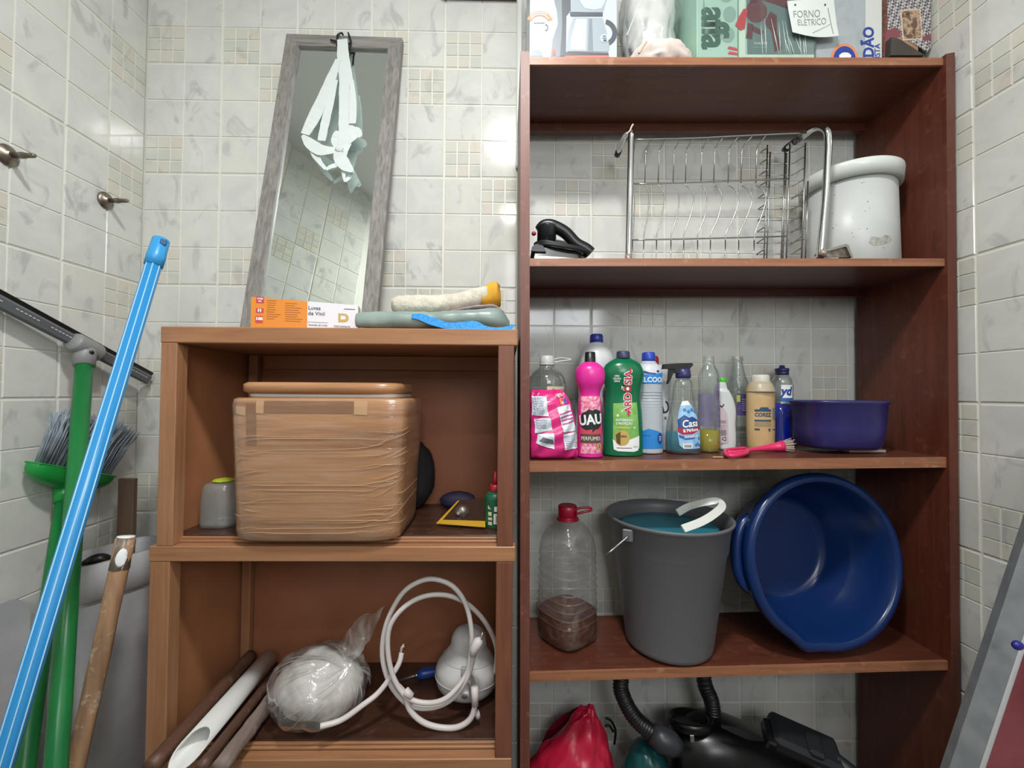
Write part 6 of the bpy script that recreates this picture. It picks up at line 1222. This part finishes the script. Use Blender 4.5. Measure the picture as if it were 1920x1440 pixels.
obj('hose_cuff', MB().tube([at(1222, 1374, -.182), at(1240, 1386, -.19), at(1262, 1396, -.195), at(1273, 1402, -.195)], [.021, .026, .024, .017], 18), P('cuff plastic', '2f3136', .4), vc)
nz = thing('floor_nozzle', 'dark grey vacuum floor nozzle lying over the right end of the canister', 'nozzle', at(1530, 1440, -.17)); nz.location.z = vz
na, nb_ = at(1448, 1372, -.15), at(1590, 1436, -.19); nd = (nb_-na).normalized(); nT = frame_T(lerp(na, nb_, .45), nd, (0, -.35, 1))
m_nz = P('charcoal plastic', '1f2226', .5); mb = MB(); mb.T = nT; L_ = (nb_-na).length
mb.box((0, .01, .0), (L_*.92, .075, .030), .009); obj('nozzle_body', mb, m_nz, nz); mb = MB(); mb.T = nT; mb.box((L_*.08, -.0, .014), (L_*.22, .05, .02), .006); obj('nozzle_neck', mb, m_nz, nz); mb = MB(); mb.T = nT; mb.box((-L_*.47, .0, -.012), (.02, .06, .028), .004); obj('nozzle_bumper', mb, m_blackpl, nz)
obj('nozzle_tube', MB().tube([lerp(na, nb_, .8)+Vector((0, 0, .0)), nb_+nd*.06+Vector((0, -.01, -.03))], .018, 16), m_nz, nz)

# ---------------------------------------------------------------- ladder and red sheet at the right
m_lal = P('brushed aluminium', '94989a', .5, .3, var=('85898c', 30)); m_ledge = P('bright aluminium edge', 'd8dadc', .35, .4)
ld = thing('aluminium_ladder', 'folded aluminium ladder leaning at the lower right by the tiled wall', 'ladder', (.72, -.55, 0))
a1, a0 = at(1950, 1025, -.42), at(1812, 1440, -.40); aF = ext(a1, a0, .025); aT = a1+(a1-aF).normalized()*.16; ax = (aT-aF).normalized()
for k, off in enumerate((Vector((0, 0, 0)), Vector((.0, -.36, 0)))):
    f_, t_ = aF+off, aT+off; LT = frame_T(lerp(f_, t_, .5), ax, (-.45, -1, .0)); ln = (t_-f_).length
    mb = MB(); mb.T = LT; mb.box((0, .0, 0), (ln, .038, .003), .001); mb.box((0, -.0185, -.010), (ln, .003, .022), .001); mb.box((0, .0185, -.010), (ln, .003, .022), .001); obj('side_rail', mb, m_lal, ld)
    mb = MB(); mb.T = LT; mb.box((0, -.0165, .0025), (ln, .007, .005), .002); obj('rail_ridge', mb, m_ledge, ld)
for t in (.12, .34):
    p = lerp(aF, aT, t); mb = MB(); mb.box((p.x+.012, p.y-.18, p.z), (.05, .318, .022), .003); obj('ladder_tread', mb, m_lal, ld)
cpos = at(1908, 1210, -.448); mb = MB(); mb.T = Matrix.Translation(cpos); mb.blob((0, 0, 0), (.0085, .006, .0075), .03, 2, 1, 20, 14); obj('blue_cap', mb, P('deep blue cap', '2a2a86', .35), ld, 'deep blue plastic cap')
rp_ = MB(); rq = [at(a, c_, -.345) for a, c_ in ((1790, 1600), (1878, 1215), (1925, 1190), (1925, 1600))]; rp_.prism([(p.x, p.z) for p in rq], -.345, -.33)
solo('folding_stool', rp_, P('dull red plastic', 'b8626a', .45, var=('a5535c', 9)), rq[0], 'dull red plastic folding stool standing behind the aluminium ladder rail', 'stool')  # flat red panel put in for the pinkish tone beside the rail
